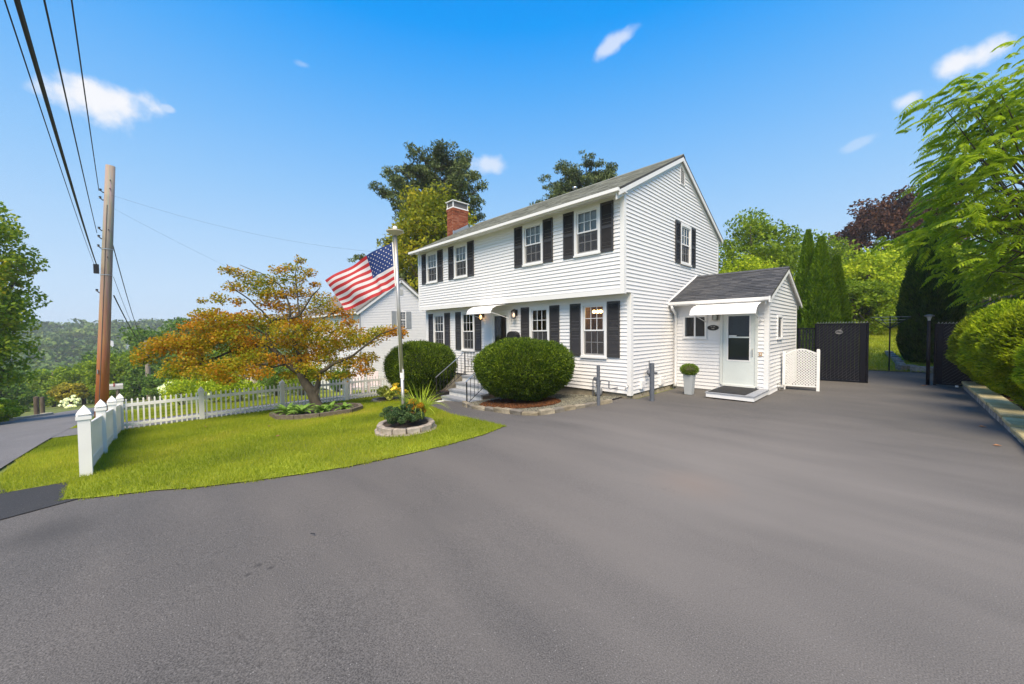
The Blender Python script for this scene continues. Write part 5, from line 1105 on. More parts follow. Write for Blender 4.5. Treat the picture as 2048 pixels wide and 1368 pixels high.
hedge(6.66, 4.85, .70, 2.08, 'second rounded evergreen from the right gate along the retaining wall', 72)
hedge(6.76, 2.75, .70, 1.98, 'third rounded evergreen from the right gate along the retaining wall', 73, 23000)
hedge(6.96, .75, .72, 1.92, 'nearest rounded evergreen of the hedge, cut by the right frame edge', 74, 24000)
strap_plant('yellow_leaf_plant', 'small yellow-leaved plant in red mulch under the nearest evergreen', (6.78, 1.95, .16), 12, .2, .07, 9, YG, (.8, 1.6))
strap_plant('yellow_leaf_plant', 'small yellow-leaved plant beside the capstones under the second evergreen', (6.6, 3.75, .17), 8, .14, .06, 10, YG, (.8, 1.6))
wf = thing('board_fence', 'weathered grey board fence behind the hedge on the right', 'fence', (8.0, 8, 1.0)); WOOD = [mat('weathered board %d' % i, c, .9, .3, 6, bump=.4, bscale=30, stretch=(4, 4, .3)) for i, c in enumerate([(.11, .092, .075), (.14, .118, .095), (.09, .078, .066)])]
y = 0.; r = random.Random(6); bm_ = [MB().box(-.012, .012, 0, .135, -.4, 1.92).mesh('board', m_) for m_ in WOOD]
while y < 19: link('board', r.choice(bm_), wf, (r.uniform(-.006, .006), y, .012 * y + r.uniform(-.015, .015))); y += .14
for k in range(9): b = MB(); b.box(-.10, -.013, k * 2.4 - .05, k * 2.4 + .05, -.4, 1.98 + .03 * k); b.obj('post', WOOD[1], wf)
cp = thing('clothes_dryer', 'thin black umbrella clothes dryer standing on the back lawn', 'clothes dryer', (4.67, 10.72, .1)); b = MB(); b.tube([(0, 0, -.1), (0, 0, 2.05)], .022, 8); b.obj('pole', BLACK, cp)
for k in range(4):
    a = k * math.pi / 2 + .5; b = MB(); b.bar((.02 * math.cos(a), .02 * math.sin(a), 1.6), ((.62) * math.cos(a), .62 * math.sin(a), 2.05), .014, .02); b.obj('arm', BLACK, cp)
for R in (.3, .45, .6):
    b = MB(); P = [(R * math.cos(k * math.pi / 2 + .5), R * math.sin(k * math.pi / 2 + .5), 1.6 + .70 * R) for k in range(5)]; b.tube(P, .003, 4, False); b.obj('line', TRIM, cp)
sb = thing('stone_border', 'low border of pale stones at the foot of the dark conifer', 'bed edging', (5.4, 12, .2))
for i, (x, y) in enumerate([(4.62, 14.6), (4.7, 14.0), (4.78, 13.4), (4.86, 12.8), (4.92, 12.2), (4.97, 11.6), (5.1, 11.1), (5.5, 10.9), (5.95, 10.85)]):
    link('stone', stone_mesh(.58, .2, .24, FACE[1 if i % 2 else 0], .03, 300 + i), sb, (x - 5.4, y - 12, zg(x, y) - .25), (0, 0, 1.7 if i < 6 else (.8 if i == 6 else 0)))

# ------------------------------------------------------------------ street side: poles and wires
POLEM, n, l, bs = node_mat('pole timber')                     # grey above, rusty brown below: the wood itself is two-toned
tcn = n.new('ShaderNodeTexCoord'); sx_ = n.new('ShaderNodeSeparateXYZ'); l.new(tcn.outputs['Object'], sx_.inputs[0])
mpn = n.new('ShaderNodeMapping'); mpn.inputs['Scale'].default_value = (14, 14, .5); l.new(tcn.outputs['Object'], mpn.inputs[0]); nz = n.new('ShaderNodeTexNoise'); nz.inputs['Scale'].default_value = 1.5; nz.inputs['Detail'].default_value = 6; l.new(mpn.outputs[0], nz.inputs['Vector'])
ma = n.new('ShaderNodeMath'); ma.operation = 'MULTIPLY_ADD'; ma.inputs[1].default_value = 3.0; l.new(nz.outputs['Fac'], ma.inputs[0]); l.new(sx_.outputs['Z'], ma.inputs[2])
mr = n.new('ShaderNodeMapRange'); mr.inputs[1].default_value = 3.2; mr.inputs[2].default_value = 8.0; l.new(ma.outputs[0], mr.inputs[0])
rr_ = n.new('ShaderNodeValToRGB'); e = rr_.color_ramp.elements; e[0].color = (.62, .19, .05, 1); e[1].color = (.42, .35, .29, 1); x = e.new(.45); x.color = (.52, .27, .15, 1); l.new(mr.outputs[0], rr_.inputs[0])
mu = n.new('ShaderNodeMix'); mu.data_type = 'RGBA'; mu.blend_type = 'MULTIPLY'; mu.inputs[0].default_value = .6; l.new(rr_.outputs[0], mu.inputs[6]); l.new(nz.outputs['Color'], mu.inputs[7]); l.new(mu.outputs[2], bs.inputs['Base Color']); bs.inputs['Roughness'].default_value = .85
PB, PT = Vector((-15.99, -10.37, -1.75)), Vector((-15.45, -9.82, 7.96))
t = thing('utility_pole', 'tall leaning wooden utility pole, rusty brown at its foot, beside the street', 'utility pole', PB)
def pp(z): return PB.lerp(PT, (z - PB.z) / (PT.z - PB.z))
b = MB(); b.tube([(0, 0, 0), (PT - PB) * .33, (PT - PB) * .7, PT - PB], [.185, .165, .145, .128], 16); b.obj('post', POLEM, t, smooth=True)
b = MB(); D = Vector((.70, -.70, 0)).normalized(); side = Vector((-.35, -.32, 0))     # a hand's width to the street side
hw = [(7.0, .20), (6.72, .18), (5.6, .2), (5.3, .18), (4.95, .16), (3.3, .2)]
for z, o in hw:
    q = pp(z) - PB; b = MB(); b.tube([q, q + side * .55, q + side * .75 + Vector((0, 0, .08))], .02, 6); b.lathe([(.001, -.05), (.04, -.03), (.025, 0), (.045, .03), (.001, .05)], 8, tuple(q + side * .75 + Vector((0, 0, .1)))); b.obj('insulator', BLACK, t)
b = MB(); q = pp(4.3) - PB + side * .9; b.box(q.x - .07, q.x + .07, q.y - .07, q.y + .07, q.z - .28, q.z + .06); b.obj('splice_box', BLACK, t)
b = MB()
for z in (4.9, 3.95): q = pp(z) - PB; b.lathe([(.165, -.012), (.165, .012)], 14, tuple(q))
b.obj('band', ALU, t)
b = MB(); q = pp(-1.4) - PB; b.tube([pp(-1.5) - PB + Vector((.17, -.06, 0)), pp(2) - PB + Vector((.155, -.05, 0)), pp(6.5) - PB + Vector((.13, -.04, 0))], .012, 5); b.obj('ground_wire', mat('dull wire', (.10, .09, .08), .7, .1), t)
b = MB()
for z in (7.4, 7.1, 5.6, 4.6): q = pp(z) - PB; b.tube([q + Vector((-.19, -.02, 0)), q + Vector((.19, .02, 0))], .016, 6)
b.obj('bolts', IRON, t); b = MB(); q = pp(.3) - PB; b.box(q.x + .10, q.x + .19, q.y - .14, q.y - .11, q.z, q.z + .14); b.obj('number_tag', ALU, t)
WIREB = mat('black cable', (.012, .012, .013), .6, 0)
def wire(name, label, p, q, r, sag, n=24, group='overhead wires along the street'):
    p, q = Vector(p), Vector(q); b = MB(); b.tube([Vector(p.lerp(q, i / n)) - p - Vector((0, 0, sag * 4 * (i / n) * (1 - i / n))) for i in range(n + 1)], r, 6)
    return tag(b.obj(name, WIREB, None, p), label, 'cable', group)
far = Vector((33.0, -37.0 + 26.3, 0))
def nextpole(p, q, k): p, q = Vector(p), Vector(q); return p + (q - p) * k
wire('power_cable', 'thick black cable running from the splice box on the pole overhead', (-15.85, -10.3, 4.35), nextpole((-15.85, -10.3, 4.35), (.505, -9.535, 4.25), 2.1), .016, .35)
wire('thin_cable', 'thinnest leftmost wire meeting the pole beside the splice box', (-15.9, -10.35, 4.30), nextpole((-15.9, -10.35, 4.30), (.266, -9.625, 4.33), 2.1), .005, .3)
wire('power_cable', 'middle single wire reaching the pole at its middle insulators', (-15.8, -10.25, 5.5), nextpole((-15.8, -10.25, 5.5), (-1.651, -9.662, 5.45), 2.3), .0095, .25)
wire('power_cable', 'rightmost and highest wire ending at the top insulators of the pole', (-15.72, -10.15, 7.05), nextpole((-15.72, -10.15, 7.05), (-4.013, -9.657, 6.9), 2.8), .0105, .35)
wire('power_cable', 'wire sloping down behind the pole from its middle to the farther pole', (-15.6, -9.85, 5.09), (-57.9, -9.3, .6), .016, .9)
wire('power_cable', 'black cable sloping from low on the pole to the farther pole', (-15.65, -9.88, 3.2), (-58.0, -9.3, .3), .022, .5)
wire('thin_cable', 'faint thin wire between the two sloping cables beyond the pole', (-15.63, -9.87, 3.9), (-58.0, -9.3, .42), .008, .7)
wire('service_wire', 'thin wire from the pole top to the left eave of the white house', (-15.5, -10.0, 6.95), (-9.93, -.7, 5.12), .003, .45, group='house service wires')
wire('service_wire', 'faint wire from the pole down toward the neighbouring house', (-15.55, -9.9, 6.5), (-22, .0, 3.3), .0025, .3, group='house service wires')
t = thing('utility_pole', 'distant pale wooden utility pole behind the leafy bank', 'utility pole', (-58.1, -9.25, zg(-58.1, -9.25))); b = MB(); b.tube([(.1, .1, -.2), (0, 0, 7.15)], [.27, .2], 12); b.obj('post', mat('pale pole timber', (.26, .22, .18), .9, .2, 3), t); b = MB(); b.tube([(-.05, -.15, 5.9), (-.2, -.5, 6.0)], .05, 6); b.obj('insulator', BLACK, t)
for x, y, lab in ((-34.7, -14.45, 'short dark wooden post on the grass corner across the street'), (-43.0, -15.3, 'farther short dark post beside the street bend')):
    t = thing('wooden_post', lab, 'post', (x, y, zg(x, y)), 0, 'short posts across the street'); b = MB(); b.tube([(0, 0, -.2), (0, 0, 1.25)], .13, 10); b.obj('shaft', BARK, t); b = MB(); b.lathe([(.13, 1.25), (.14, 1.27), (.001, 1.32)], 10); b.obj('top', BARK, t)
t = thing('street_mailbox', 'small pale mailbox on a leaning wooden post near the utility pole', 'mailbox', (-19.99, -10.1, zg(-20, -10.1))); b = MB(); b.bar((0, 0, -.2), (.02, .03, 1.25), .09, .09); b.obj('post', WOOD[1], t); b = MB(); b.prism([(-.1, 1.25), (.1, 1.25), (.1, 1.42), (.06, 1.49), (-.06, 1.49), (-.1, 1.42)], 'y', -.25, .2); b.obj('box', mat('pale box', (.45, .44, .42), .5, .1), t); b = MB(); b.box(.101, .115, -.1, -.06, 1.38, 1.56); b.obj('signal_flag', mat('signal red', (.3, .02, .02), .5, .05), t)
curb = MB(); cp_ = [(-29.8, -15.05), (-31.5, -14.75), (-33.4, -14.2), (-34.6, -13.85), (-35.6, -13.95), (-36.2, -14.5)]
for p, q in zip(cp_, cp_[1:]): curb.bar((p[0], p[1], zg(*p) + .06), (q[0], q[1], zg(*q) + .06), .18, .16)
tag(curb.obj('kerb', mat('kerb stone', (.33, .30, .24), .9, .2)), kind='structure')

# ------------------------------------------------------------------ trees
G_MAPLE = leafmat('maple green', [(.024, .048, .004), (.065, .105, .007), (.115, .16, .010), (.18, .215, .014)], .4, .6)
G_OLIVE = leafmat('olive autumn green', [(.03, .05, .004), (.085, .105, .006), (.16, .155, .008), (.27, .21, .012)], .4, .35)
G_LEFT = leafmat('green with orange tips', [(.022, .048, .004), (.06, .11, .008), (.105, .155, .010), (.17, .19, .012), (.30, .17, .012)], .42, .45, .55, .45)
G_PINE = leafmat('pine needles', [(.014, .024, .012), (.035, .052, .022), (.065, .085, .032), (.10, .12, .048)], .15, .5)
G_LIME = leafmat('lime green', [(.05, .085, .005), (.12, .17, .008), (.21, .25, .012), (.32, .33, .03)], .4, .5)
G_DARK = leafmat('deep green', [(.014, .035, .006), (.038, .078, .011), (.07, .12, .018), (.12, .165, .03)], .3, .5)
G_FAR = leafmat('far woods green', [(.016, .038, .014), (.038, .07, .02), (.07, .105, .024), (.11, .13, .03)], .2, .04)
G_PURP = leafmat('copper leaves', [(.012, .006, .006), (.028, .012, .010), (.055, .024, .016), (.10, .05, .03)], .25, .5)
G_CONE = leafmat('arborvitae', [(.016, .042, .004), (.045, .09, .006), (.085, .14, .008), (.13, .18, .012)], .25, 1.2)
G_YEL = leafmat('yellowing leaves', [(.06, .08, .01), (.13, .13, .012), (.24, .2, .02), (.34, .25, .04)], .35, .5)
def T(name, label, x, y, top, R, lm, **k):
    return tree(name, label, (x, y), top - zg(x, y), R, lm, **k)
T('street_tree', 'big leafy green tree with a few orange leaves at the left frame edge', -26.75, -15.65, 9.9, (2.8, 2.8, 6.3), G_LEFT, leaf=.19, nclump=330, per=150, cr=.70, tr=.3, seed=2, lo=.15, bottom=-1)
def pine(label, x, y, top, R, seed, nb=70, hmin=.25, lean=0.):
    rng = np.random.default_rng(seed); z = zg(x, y); h = top - z; t = thing('pine_tree', label, 'tree', (x, y, z), 0, 'tall pines behind the house'); b = MB(); b.tube([(0, 0, -.3), (.1, 0, h * .5), (lean, 0, h * .98)], [.38, .26, .05], 10); b.obj('trunk', BARK, t, smooth=True)
    cl = []; b = MB()
    for i in range(nb):
        s = hmin + (1 - hmin) * (i / nb) ** .85; a = rng.uniform(0, 6.28); L_ = R * (1.12 - s) ** .62 * rng.uniform(.55, 1.15); up = .12 + .5 * s + rng.uniform(-.1, .12)
        p0 = np.array((lean * s, 0, h * s)); e = p0 + np.array((math.cos(a) * L_, math.sin(a) * L_, L_ * up)); mid = (p0 + e) / 2 + (0, 0, -.06 * L_)
        b.tube([tuple(p0), tuple(mid), tuple(e)], [.10 * (1.15 - s), .06, .02], 5)
        for k in range(max(3, int(L_ * 2.2))):
            u = rng.uniform(.35, 1.08); q = p0 + (e - p0) * u + rng.normal(0, .22, 3) * (1, 1, .5); r_ = rng.uniform(.28, .62); cl.append((*q, r_ * 1.2, r_ * 1.2, r_ * .55))
    b.obj('limbs', BARK, t); cl = np.array(cl); P = clumps_pts(cl, 58, rng, .1); V, F = leaves(P, .32, .10, rng, np.array((0, 0, .5)), 1); link('crown', fastmesh('crown', V, F, G_PINE), t)
pine('tall dark pine rising behind the yellow-green maple and the chimney', -24.2, 9.9, 16.6, 8.2, 81, 150, .2)
T('maple_tree', 'yellow-green maple behind the left end of the house', -20.2, 6.8, 12.9, (4.5, 4.3, 6.6), G_OLIVE, leaf=.26, nclump=150, per=150, cr=1.0, tr=.3, seed=82, lo=.5)
pine('dark pine top showing over the middle of the house roof', -18.3, 24.6, 17.6, 8.6, 83, 110, .45)
T('back_tree', 'rounded mid-green tree just right of the house gable', -3.3, 25.9, 11.0, (3.6, 3.6, 4.6), G_MAPLE, leaf=.25, nclump=120, per=130, cr=.9, seed=84)
T('back_tree', 'light green bushy tree in front, touching the house gable edge', -2.35, 18.4, 6.9, (1.7, 1.7, 3.2), G_LIME, leaf=.15, nclump=70, per=110, cr=.55, seed=85, tr=.1)
T('back_tree', 'light green bush behind the side entry roof, left of the tall cones', -.7, 17.6, 6.1, (1.9, 1.7, 2.9), G_LIME, leaf=.14, nclump=70, per=110, cr=.55, seed=86, tr=.1)
T('back_tree', 'darker green tree right behind the tall cone evergreens', -2.0, 38, 11.2, (4.6, 4.0, 5.0), G_MAPLE, leaf=.3, nclump=100, per=120, cr=1.1, seed=87)
T('back_tree', 'bluish green tree left of the copper-leaved tree', -.3, 54, 11.8, (4.5, 4.5, 5), G_DARK, leaf=.38, nclump=80, per=110, cr=1.2, seed=88)
T('copper_tree', 'large dark purple-leaved tree rising behind the back garden', 4.6, 56.0, 18.4, (6.6, 6.2, 7.2), G_PURP, leaf=.42, nclump=150, per=130, cr=1.3, tr=.4, seed=89)
T('lime_tree', 'bright yellow-green tree spreading over the back lawn', 3.4, 27.0, 7.1, (3.6, 3.4, 2.9), G_LIME, leaf=.22, nclump=110, per=130, cr=.8, seed=90, bottom=-.9)
T('lime_tree', 'lower leafy green tree with shaded foot at the rear of the lawn', 2.9, 23.0, 4.9, (2.9, 2.4, 2.0), G_MAPLE, leaf=.19, nclump=90, per=120, cr=.65, seed=91, bottom=-.9, tr=.1)
T('lime_tree', 'green tree at the back right, between the dark conifer and the board fence', 9.5, 24.5, 7.5, (4.2, 4, 4.2), G_MAPLE, leaf=.24, nclump=110, per=120, cr=.9, seed=92)
T('back_tree', 'yellow-green tree half hidden left of the dark conifer', 5.6, 31, 8.3, (3.3, 3, 3.6), G_LIME, leaf=.26, nclump=80, per=110, cr=.9, seed=93)
def cone(x, y, top, R, label, seed, n=16000, lm=G_CONE, cyl=.35):
    rng = np.random.default_rng(seed); z = zg(x, y); h = top - z; t = thing('cone_evergreen', label, 'tree', (x, y, z), 0, 'tall clipped cone evergreens')
    s = rng.uniform(0, 1, n) ** 1.15; a = rng.uniform(0, 2 * np.pi, n); prof = np.clip(np.minimum(1, (1 - s) * (1 + cyl) ** 1.0) ** .8, 0, 1) * np.clip(.72 + s * 3, 0, 1)
    k = 1 + .07 * np.sin(9 * a + 14 * s) + .05 * np.sin(5 * a - 22 * s); rad = R * prof * k * rng.uniform(.84, 1.03, n)
    P = np.stack([rad * np.cos(a), rad * np.sin(a), .06 + s * (h - .08)], -1); out = np.stack([np.cos(a), np.sin(a), np.zeros(n)], -1)
    V, F = sprays(P, out, rng, .17, .045, 1.5, .3); link('foliage', fastmesh('foliage', V, F, lm), t)
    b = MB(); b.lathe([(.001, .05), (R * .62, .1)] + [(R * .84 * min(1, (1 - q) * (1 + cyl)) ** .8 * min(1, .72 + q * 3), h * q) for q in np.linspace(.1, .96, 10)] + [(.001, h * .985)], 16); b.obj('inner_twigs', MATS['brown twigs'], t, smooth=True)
    b = MB(); b.tube([(0, 0, -.2), (0, 0, h * .5)], .06, 7); b.obj('stem', BARK, t)
cone(2.22, 10.8, 5.75, .58, 'tallest slim cone evergreen, left of the trio behind the side entry', 101)
cone(2.70, 10.3, 5.3, .66, 'front cone evergreen of the trio behind the side entry', 102, 18000)
cone(3.10, 11.1, 4.6, .52, 'shortest right cone evergreen of the trio behind the left gate', 103)
cone(5.75, 13.0, 6.0, .80, 'massive dark conifer column behind the open gates with a stone border', 104, 30000, leafmat('dark arborvitae', [(.007, .016, .004), (.015, .034, .006), (.03, .058, .008), (.06, .09, .012)], .2, 1.2), .9)
for x, y, top, R, lm, lf, sd, lab in ((-76.3, -6.5, 5.3, (6.2, 6.2, 7), G_DARK, .5, 111, 'large rounded green tree beyond the autumn tree, its top above the far hill'), (-60, -3.0, 3.6, (4.6, 4.6, 5.2), G_DARK, .42, 112, 'green tree right behind the autumn tree crown'), (-92.5, -9, -.2, (6, 6, 5.5), G_DARK, .6, 113, 'bluish green tree between the two utility poles'), (-68.5, 1.6, 4.3, (5.5, 5.5, 6.5), G_DARK, .5, 114, 'tall green tree behind the far cream house'),
        (-77, -18.8, -2.6, (3.6, 3.6, 3.2), G_MAPLE, .38, 115, 'small rounded tree left of the street bend'), (-71, -15.5, -1.8, (3.4, 3.4, 3.4), G_MAPLE, .36, 116, 'light green rounded tree at the street bend, left of the pole'), (-64.6, -11.8, -.4, (3.6, 3.6, 3.8), G_MAPLE, .36, 117, 'green tree just left of the tall utility pole'), (-83.4, -13.8, -.5, (4.5, 4.5, 4.5), G_DARK, .45, 118, 'darker tree seen behind the foot of the tall utility pole'),
        (-63, -15.9, -3.8, (1.7, 1.7, 1.3), G_YEL, .25, 119, 'little yellow-leaved tree at the street bend'), (-62.7, -9.6, -1.6, (3.4, 3, 3.3), G_DARK, .33, 120, 'dark green tree just right of the tall utility pole'), (-50, -7.4, -1.4, (2.6, 2.6, 2.6), G_DARK, .3, 121, 'dark tree behind the white flowering shrubs'), (-54, -4.8, .4, (3.4, 3.4, 3.6), G_DARK, .36, 122, 'dark leafy tree standing left of the grey garage'), (-52, -1.0, .9, (3, 3, 3.4), G_MAPLE, .33, 123, 'green tree behind the cream house roof'),
        (-100, -24, -3.5, (6, 6, 5), G_DARK, .6, 124, 'dark tree low in the valley left of the street bend'), (-58, -20.5, -1.5, (3.5, 3.5, 4), G_DARK, .38, 125, 'dark green tree behind the left street corner')):
    T('street_tree', lab, x, y, top, R, lm, leaf=lf, nclump=70, per=90, cr=R[0] * .24, seed=sd, group='trees beyond the street')
# shrubs along the street and the neighbour's bank
for i, (x, y, R, lm, lab) in enumerate([(-25.2, -14.9, (1.6, .9, .8), G_LIME, 'low light green shrub on the left street verge under the big tree'), (-27.2, -14.7, (1.5, .9, .7), G_LIME, 'light green verge shrub next to the grass corner across the street'), (-30.6, -15.0, (1.6, .8, .6), G_MAPLE, 'darker low shrub at the grass corner across the street'),
        (-25.9, -7.6, (2.0, 1.3, .95), G_LIME, 'feathery light green shrub at the left end of the leafy bank'), (-23.2, -6.3, (2.0, 1.5, 1.15), G_LIME, 'tallest light green shrub in the leafy bank behind the fence'), (-20.4, -5.6, (1.8, 1.3, .8), G_LIME, 'light green shrub at the right end of the leafy bank'), (-22.4, -3.3, (1.6, 1.4, 1.15), G_DARK, 'blue-green spreading shrub before the cream house'), (-19.6, -2.6, (1.6, 1.3, 1.15), G_MAPLE, 'bright green shrub beside the neighbour house corner'), (-18.6, -.85, (1.0, .7, .8), G_DARK, 'dark shrub below the neighbour house windows')]):
    shrub('bank_shrub', lab, (x, y), R, lm, .13, 3600, 200 + i, 'shrubs along the street', nclump=46, cr=.32)
HYD = leafmat('white flower heads', [(.10, .14, .06), (.4, .42, .36), (.66, .66, .62), (.75, .74, .72)], .3, 2)
for i, (x, y, lab) in enumerate([(-30.4, -8.0, 'white flowering hydrangea left above the leafy bank'), (-29.7, -5.9, 'white flowering hydrangea right above the leafy bank'), (-55.5, -15.2, 'white flowers low beside the street bend')]):
    shrub('hydrangea', lab, (x, y), (1.1 if i < 2 else 3.5, .9, 1.15 if i < 2 else .7), HYD, .2, 700, 230 + i, 'white flowering shrubs', nclump=16, cr=.25)

# near right: a tree with long feathery compound leaves
t = thing('feathery_tree', 'tall tree with long feathery compound leaves overhanging the hedge', 'tree', (8.6, 9.4, 1.0)); FO2 = Vector((8.6, 9.4, 1.0))
FROND = leafmat('feathery leaflets', [(.05, .085, .004), (.10, .155, .007), (.17, .225, .010), (.26, .30, .022)], .55, .7, .45, .55)
def frond_arrays(rng):
    n = 9; L_ = .62; V, F = [], []
    def P(s): return np.array((L_ * s * (1 - .08 * s), 0, .12 * s * L_ - .62 * s * s * L_))
    for i in range(n + 1):
        s = .16 + .82 * i / n; p = P(s); tan = P(min(1, s + .03)) - P(s - .03); tan /= np.linalg.norm(tan)
        for sd_ in ((-1, 1) if i < n else (0,)):
            ln = .155 * (1 - .45 * (s - .4) ** 2 - .35 * max(0, s - .6)) * rng.uniform(.85, 1.1); d = (tan * .55 + np.array((0, sd_, -.55))) if sd_ else tan; d /= np.linalg.norm(d)
            w = np.cross(d, (0, 0, 1.)); w /= np.linalg.norm(w); k = len(V); m_ = p + d * ln * .42
            V += [p, m_ + w * ln * .22 + (0, 0, .012), p + d * ln + np.array((0, 0, -.04 * ln)), m_ - w * ln * .22 + (0, 0, .012)]; F.append((k, k + 1, k + 2, k + 3))
    for i in range(5):
        s0, s1 = i / 5 * .98, (i + 1) / 5 * .98; p, q = P(s0), P(s1); k = len(V); V += [p + (0, .005, 0), p - (0, .005, 0), q - (0, .003, 0), q + (0, .003, 0)]; F.append((k, k + 1, k + 2, k + 3))
    return np.array(V), np.array(F)
rng = np.random.default_rng(41); FR = [frond_arrays(rng) for _ in range(4)]; FM = [fastmesh('frond', v, f, FROND) for v, f in FR]
C0 = np.array((7.55, 8.5, 5.75)); RR = np.array((3.15, 3.2, 3.85))
tips = []
while len(tips) < 200:                                       # branch tips through the crown
    d = unit(1, rng)[0]; rr = rng.uniform(.35, .93) ** .8; p = C0 + d * RR * rr
    if p[2] > 2.1 and not (p[2] < 4.5 and (p[0] - 5.0) < (4.5 - p[2]) * 1.0) and not (4.9 < p[2] < 7.2 and p[0] < 5.6) and not (p[2] > 5.2 and (p[0] - 4.9) * .8 + (p[1] - 5.0) * .2 < (p[2] - 6.9) * .9): tips.append(p)
b = MB()
b.tube([(0, 0, -.6), (-.25, -.2, 1.6), (-.7, -.5, 3.4), (-1.0, -.8, 5.2)], [.2, .17, .12, .06], 10); b.obj('trunk', GREYBARK, t, smooth=True); b = MB()
for i, p in enumerate(tips):
    if i % 2 == 0:
        s = Vector((-.25, -.2, 1.6)).lerp(Vector((-1.0, -.8, 5.0)), rng.uniform(0, 1)); e = Vector(p) - FO2; b.tube([s, s.lerp(e, .55) + Vector((0, 0, -.12)), e], [.035, .022, .009], 5)
b.obj('limbs', GREYBARK, t)
fr = []
for p in tips:
    for k in range(9):
        out = p - C0; az = math.atan2(out[1], out[0]) + rng.normal(0, 1.0); fr.append((p + rng.normal(0, .24, 3), az, rng.uniform(-.45, .35), rng.uniform(-.5, .5), rng.uniform(.75, 1.25), int(rng.integers(4))))
camp = np.array((4.873, -8.967, 1.75)); fr.sort(key=lambda f: np.linalg.norm(f[0] - camp))
from mathutils import Euler
VV, FF, kk = [], [], 0
for i, (p, az, pit, rol, s, m_) in enumerate(fr):
    if i < 300: link('frond', FM[m_], t, Vector(p) - FO2, (rol, pit, az), (s, s, s))
    else:
        M = np.array(Euler((rol, pit, az)).to_matrix()) * s; v, f = FR[m_]; VV.append(v @ M.T + (p - np.array(FO2))); FF.append(f + kk); kk += len(v)
tag(link('fronds', fastmesh('fronds', np.concatenate(VV), np.concatenate(FF), FROND), t), kind='stuff')

# ------------------------------------------------------------------ neighbour houses
NX, NY, NR, NE, NP = -17.45, .1, 2.72, 3.08, 5.06
nh = thing('neighbour_house', 'white clapboard house next door with pale grey shutters, seen behind the flag', 'house', (NX, NY, zg(NX, NY))); NO = Vector((NX, NY, zg(NX, NY))); nz0 = NO.z
def nb(): return MB()
sl = (NP - NE) / (NR - NY); y1 = 2 * NR - NY
b = MB(); b.prism([(0, -.6), (y1 - NY, -.6), (y1 - NY, NE - nz0), (NR - NY, NP - nz0), (0, NE - nz0)], 'x', -10.5, 0); nw = b.obj('wall', WHITE, nh)
b = MB(); z = .1
while z + nz0 < NP - .1:                                     # clapboards of the gable and the front
    za, zb = z, z + .1016; q = lambda zz: max(0., (zz + nz0 - NE) / sl); l0, l1 = q(za), q(zb); w_ = y1 - NY
    if w_ - 2 * l1 > .05: b.add([(.002, l0, za), (.002, w_ - l0, za), (.034, w_ - l0, za), (.034, l0, za), (.002, l1, zb), (.002, w_ - l1, zb), (.005, w_ - l1, zb), (.005, l1, zb)], [(0, 3, 2, 1), (3, 7, 6, 2), (4, 5, 6, 7), (0, 4, 7, 3), (1, 2, 6, 5)])
    if zb + nz0 < NE: b.add([(-10.5, -.002, za), (0, -.002, za), (0, -.034, za), (-10.5, -.034, za), (-10.5, -.002, zb), (0, -.002, zb), (0, -.005, zb), (-10.5, -.005, zb)], [(0, 1, 2, 3), (3, 2, 6, 7), (4, 7, 6, 5)])
    z += .1016
tag(b.obj('siding', WHITE, nw), kind='stuff')
b = MB()
for ya, yb in ((-.3, NR - NY), (y1 - NY + .3, NR - NY)):
    za, zb = NP - nz0 - sl * abs(ya - yb), NP - nz0; b.add([(-10.7, ya, za + .02), (.18, ya, za + .02), (.18, yb, zb + .02), (-10.7, yb, zb + .02), (-10.7, ya, za + .12), (.18, ya, za + .12), (.18, yb, zb + .12), (-10.7, yb, zb + .12)], [(3, 2, 1, 0), (4, 5, 6, 7), (0, 1, 5, 4), (1, 2, 6, 5), (2, 3, 7, 6), (3, 0, 4, 7)])
b.obj('roof', mat('brownish roof', (.17, .155, .14), .9, .25, 12), nh)
b = MB()
for ya, yb in ((-.28, NR - NY), (y1 - NY + .28, NR - NY)):
    za, zb = NP - nz0 - sl * abs(ya - yb), NP - nz0; b.bar((.12, ya, za - .06), (.12, yb, zb - .06), .10, .14)
b.obj('rake_board', TRIM, nh); b = MB(); b.box(-10.7, .1, -.38, -.25, NE - nz0 - .24, NE - nz0 - .14); b.obj('gutter', TRIM, nh); b = MB(); b.box(.019, .04, -.02, .12, .1, NE - nz0 - .05); b.obj('corner_board', TRIM, nh); b = MB(); b.bar((.06, -.06, .1), (.06, -.06, NE - nz0 - .2), .05, .05); b.obj('downspout', mat('grey downspout', (.3, .3, .31), .5, .05), nh)
GSH = mat('pale grey shutter', (.27, .29, .31), .6, .1)
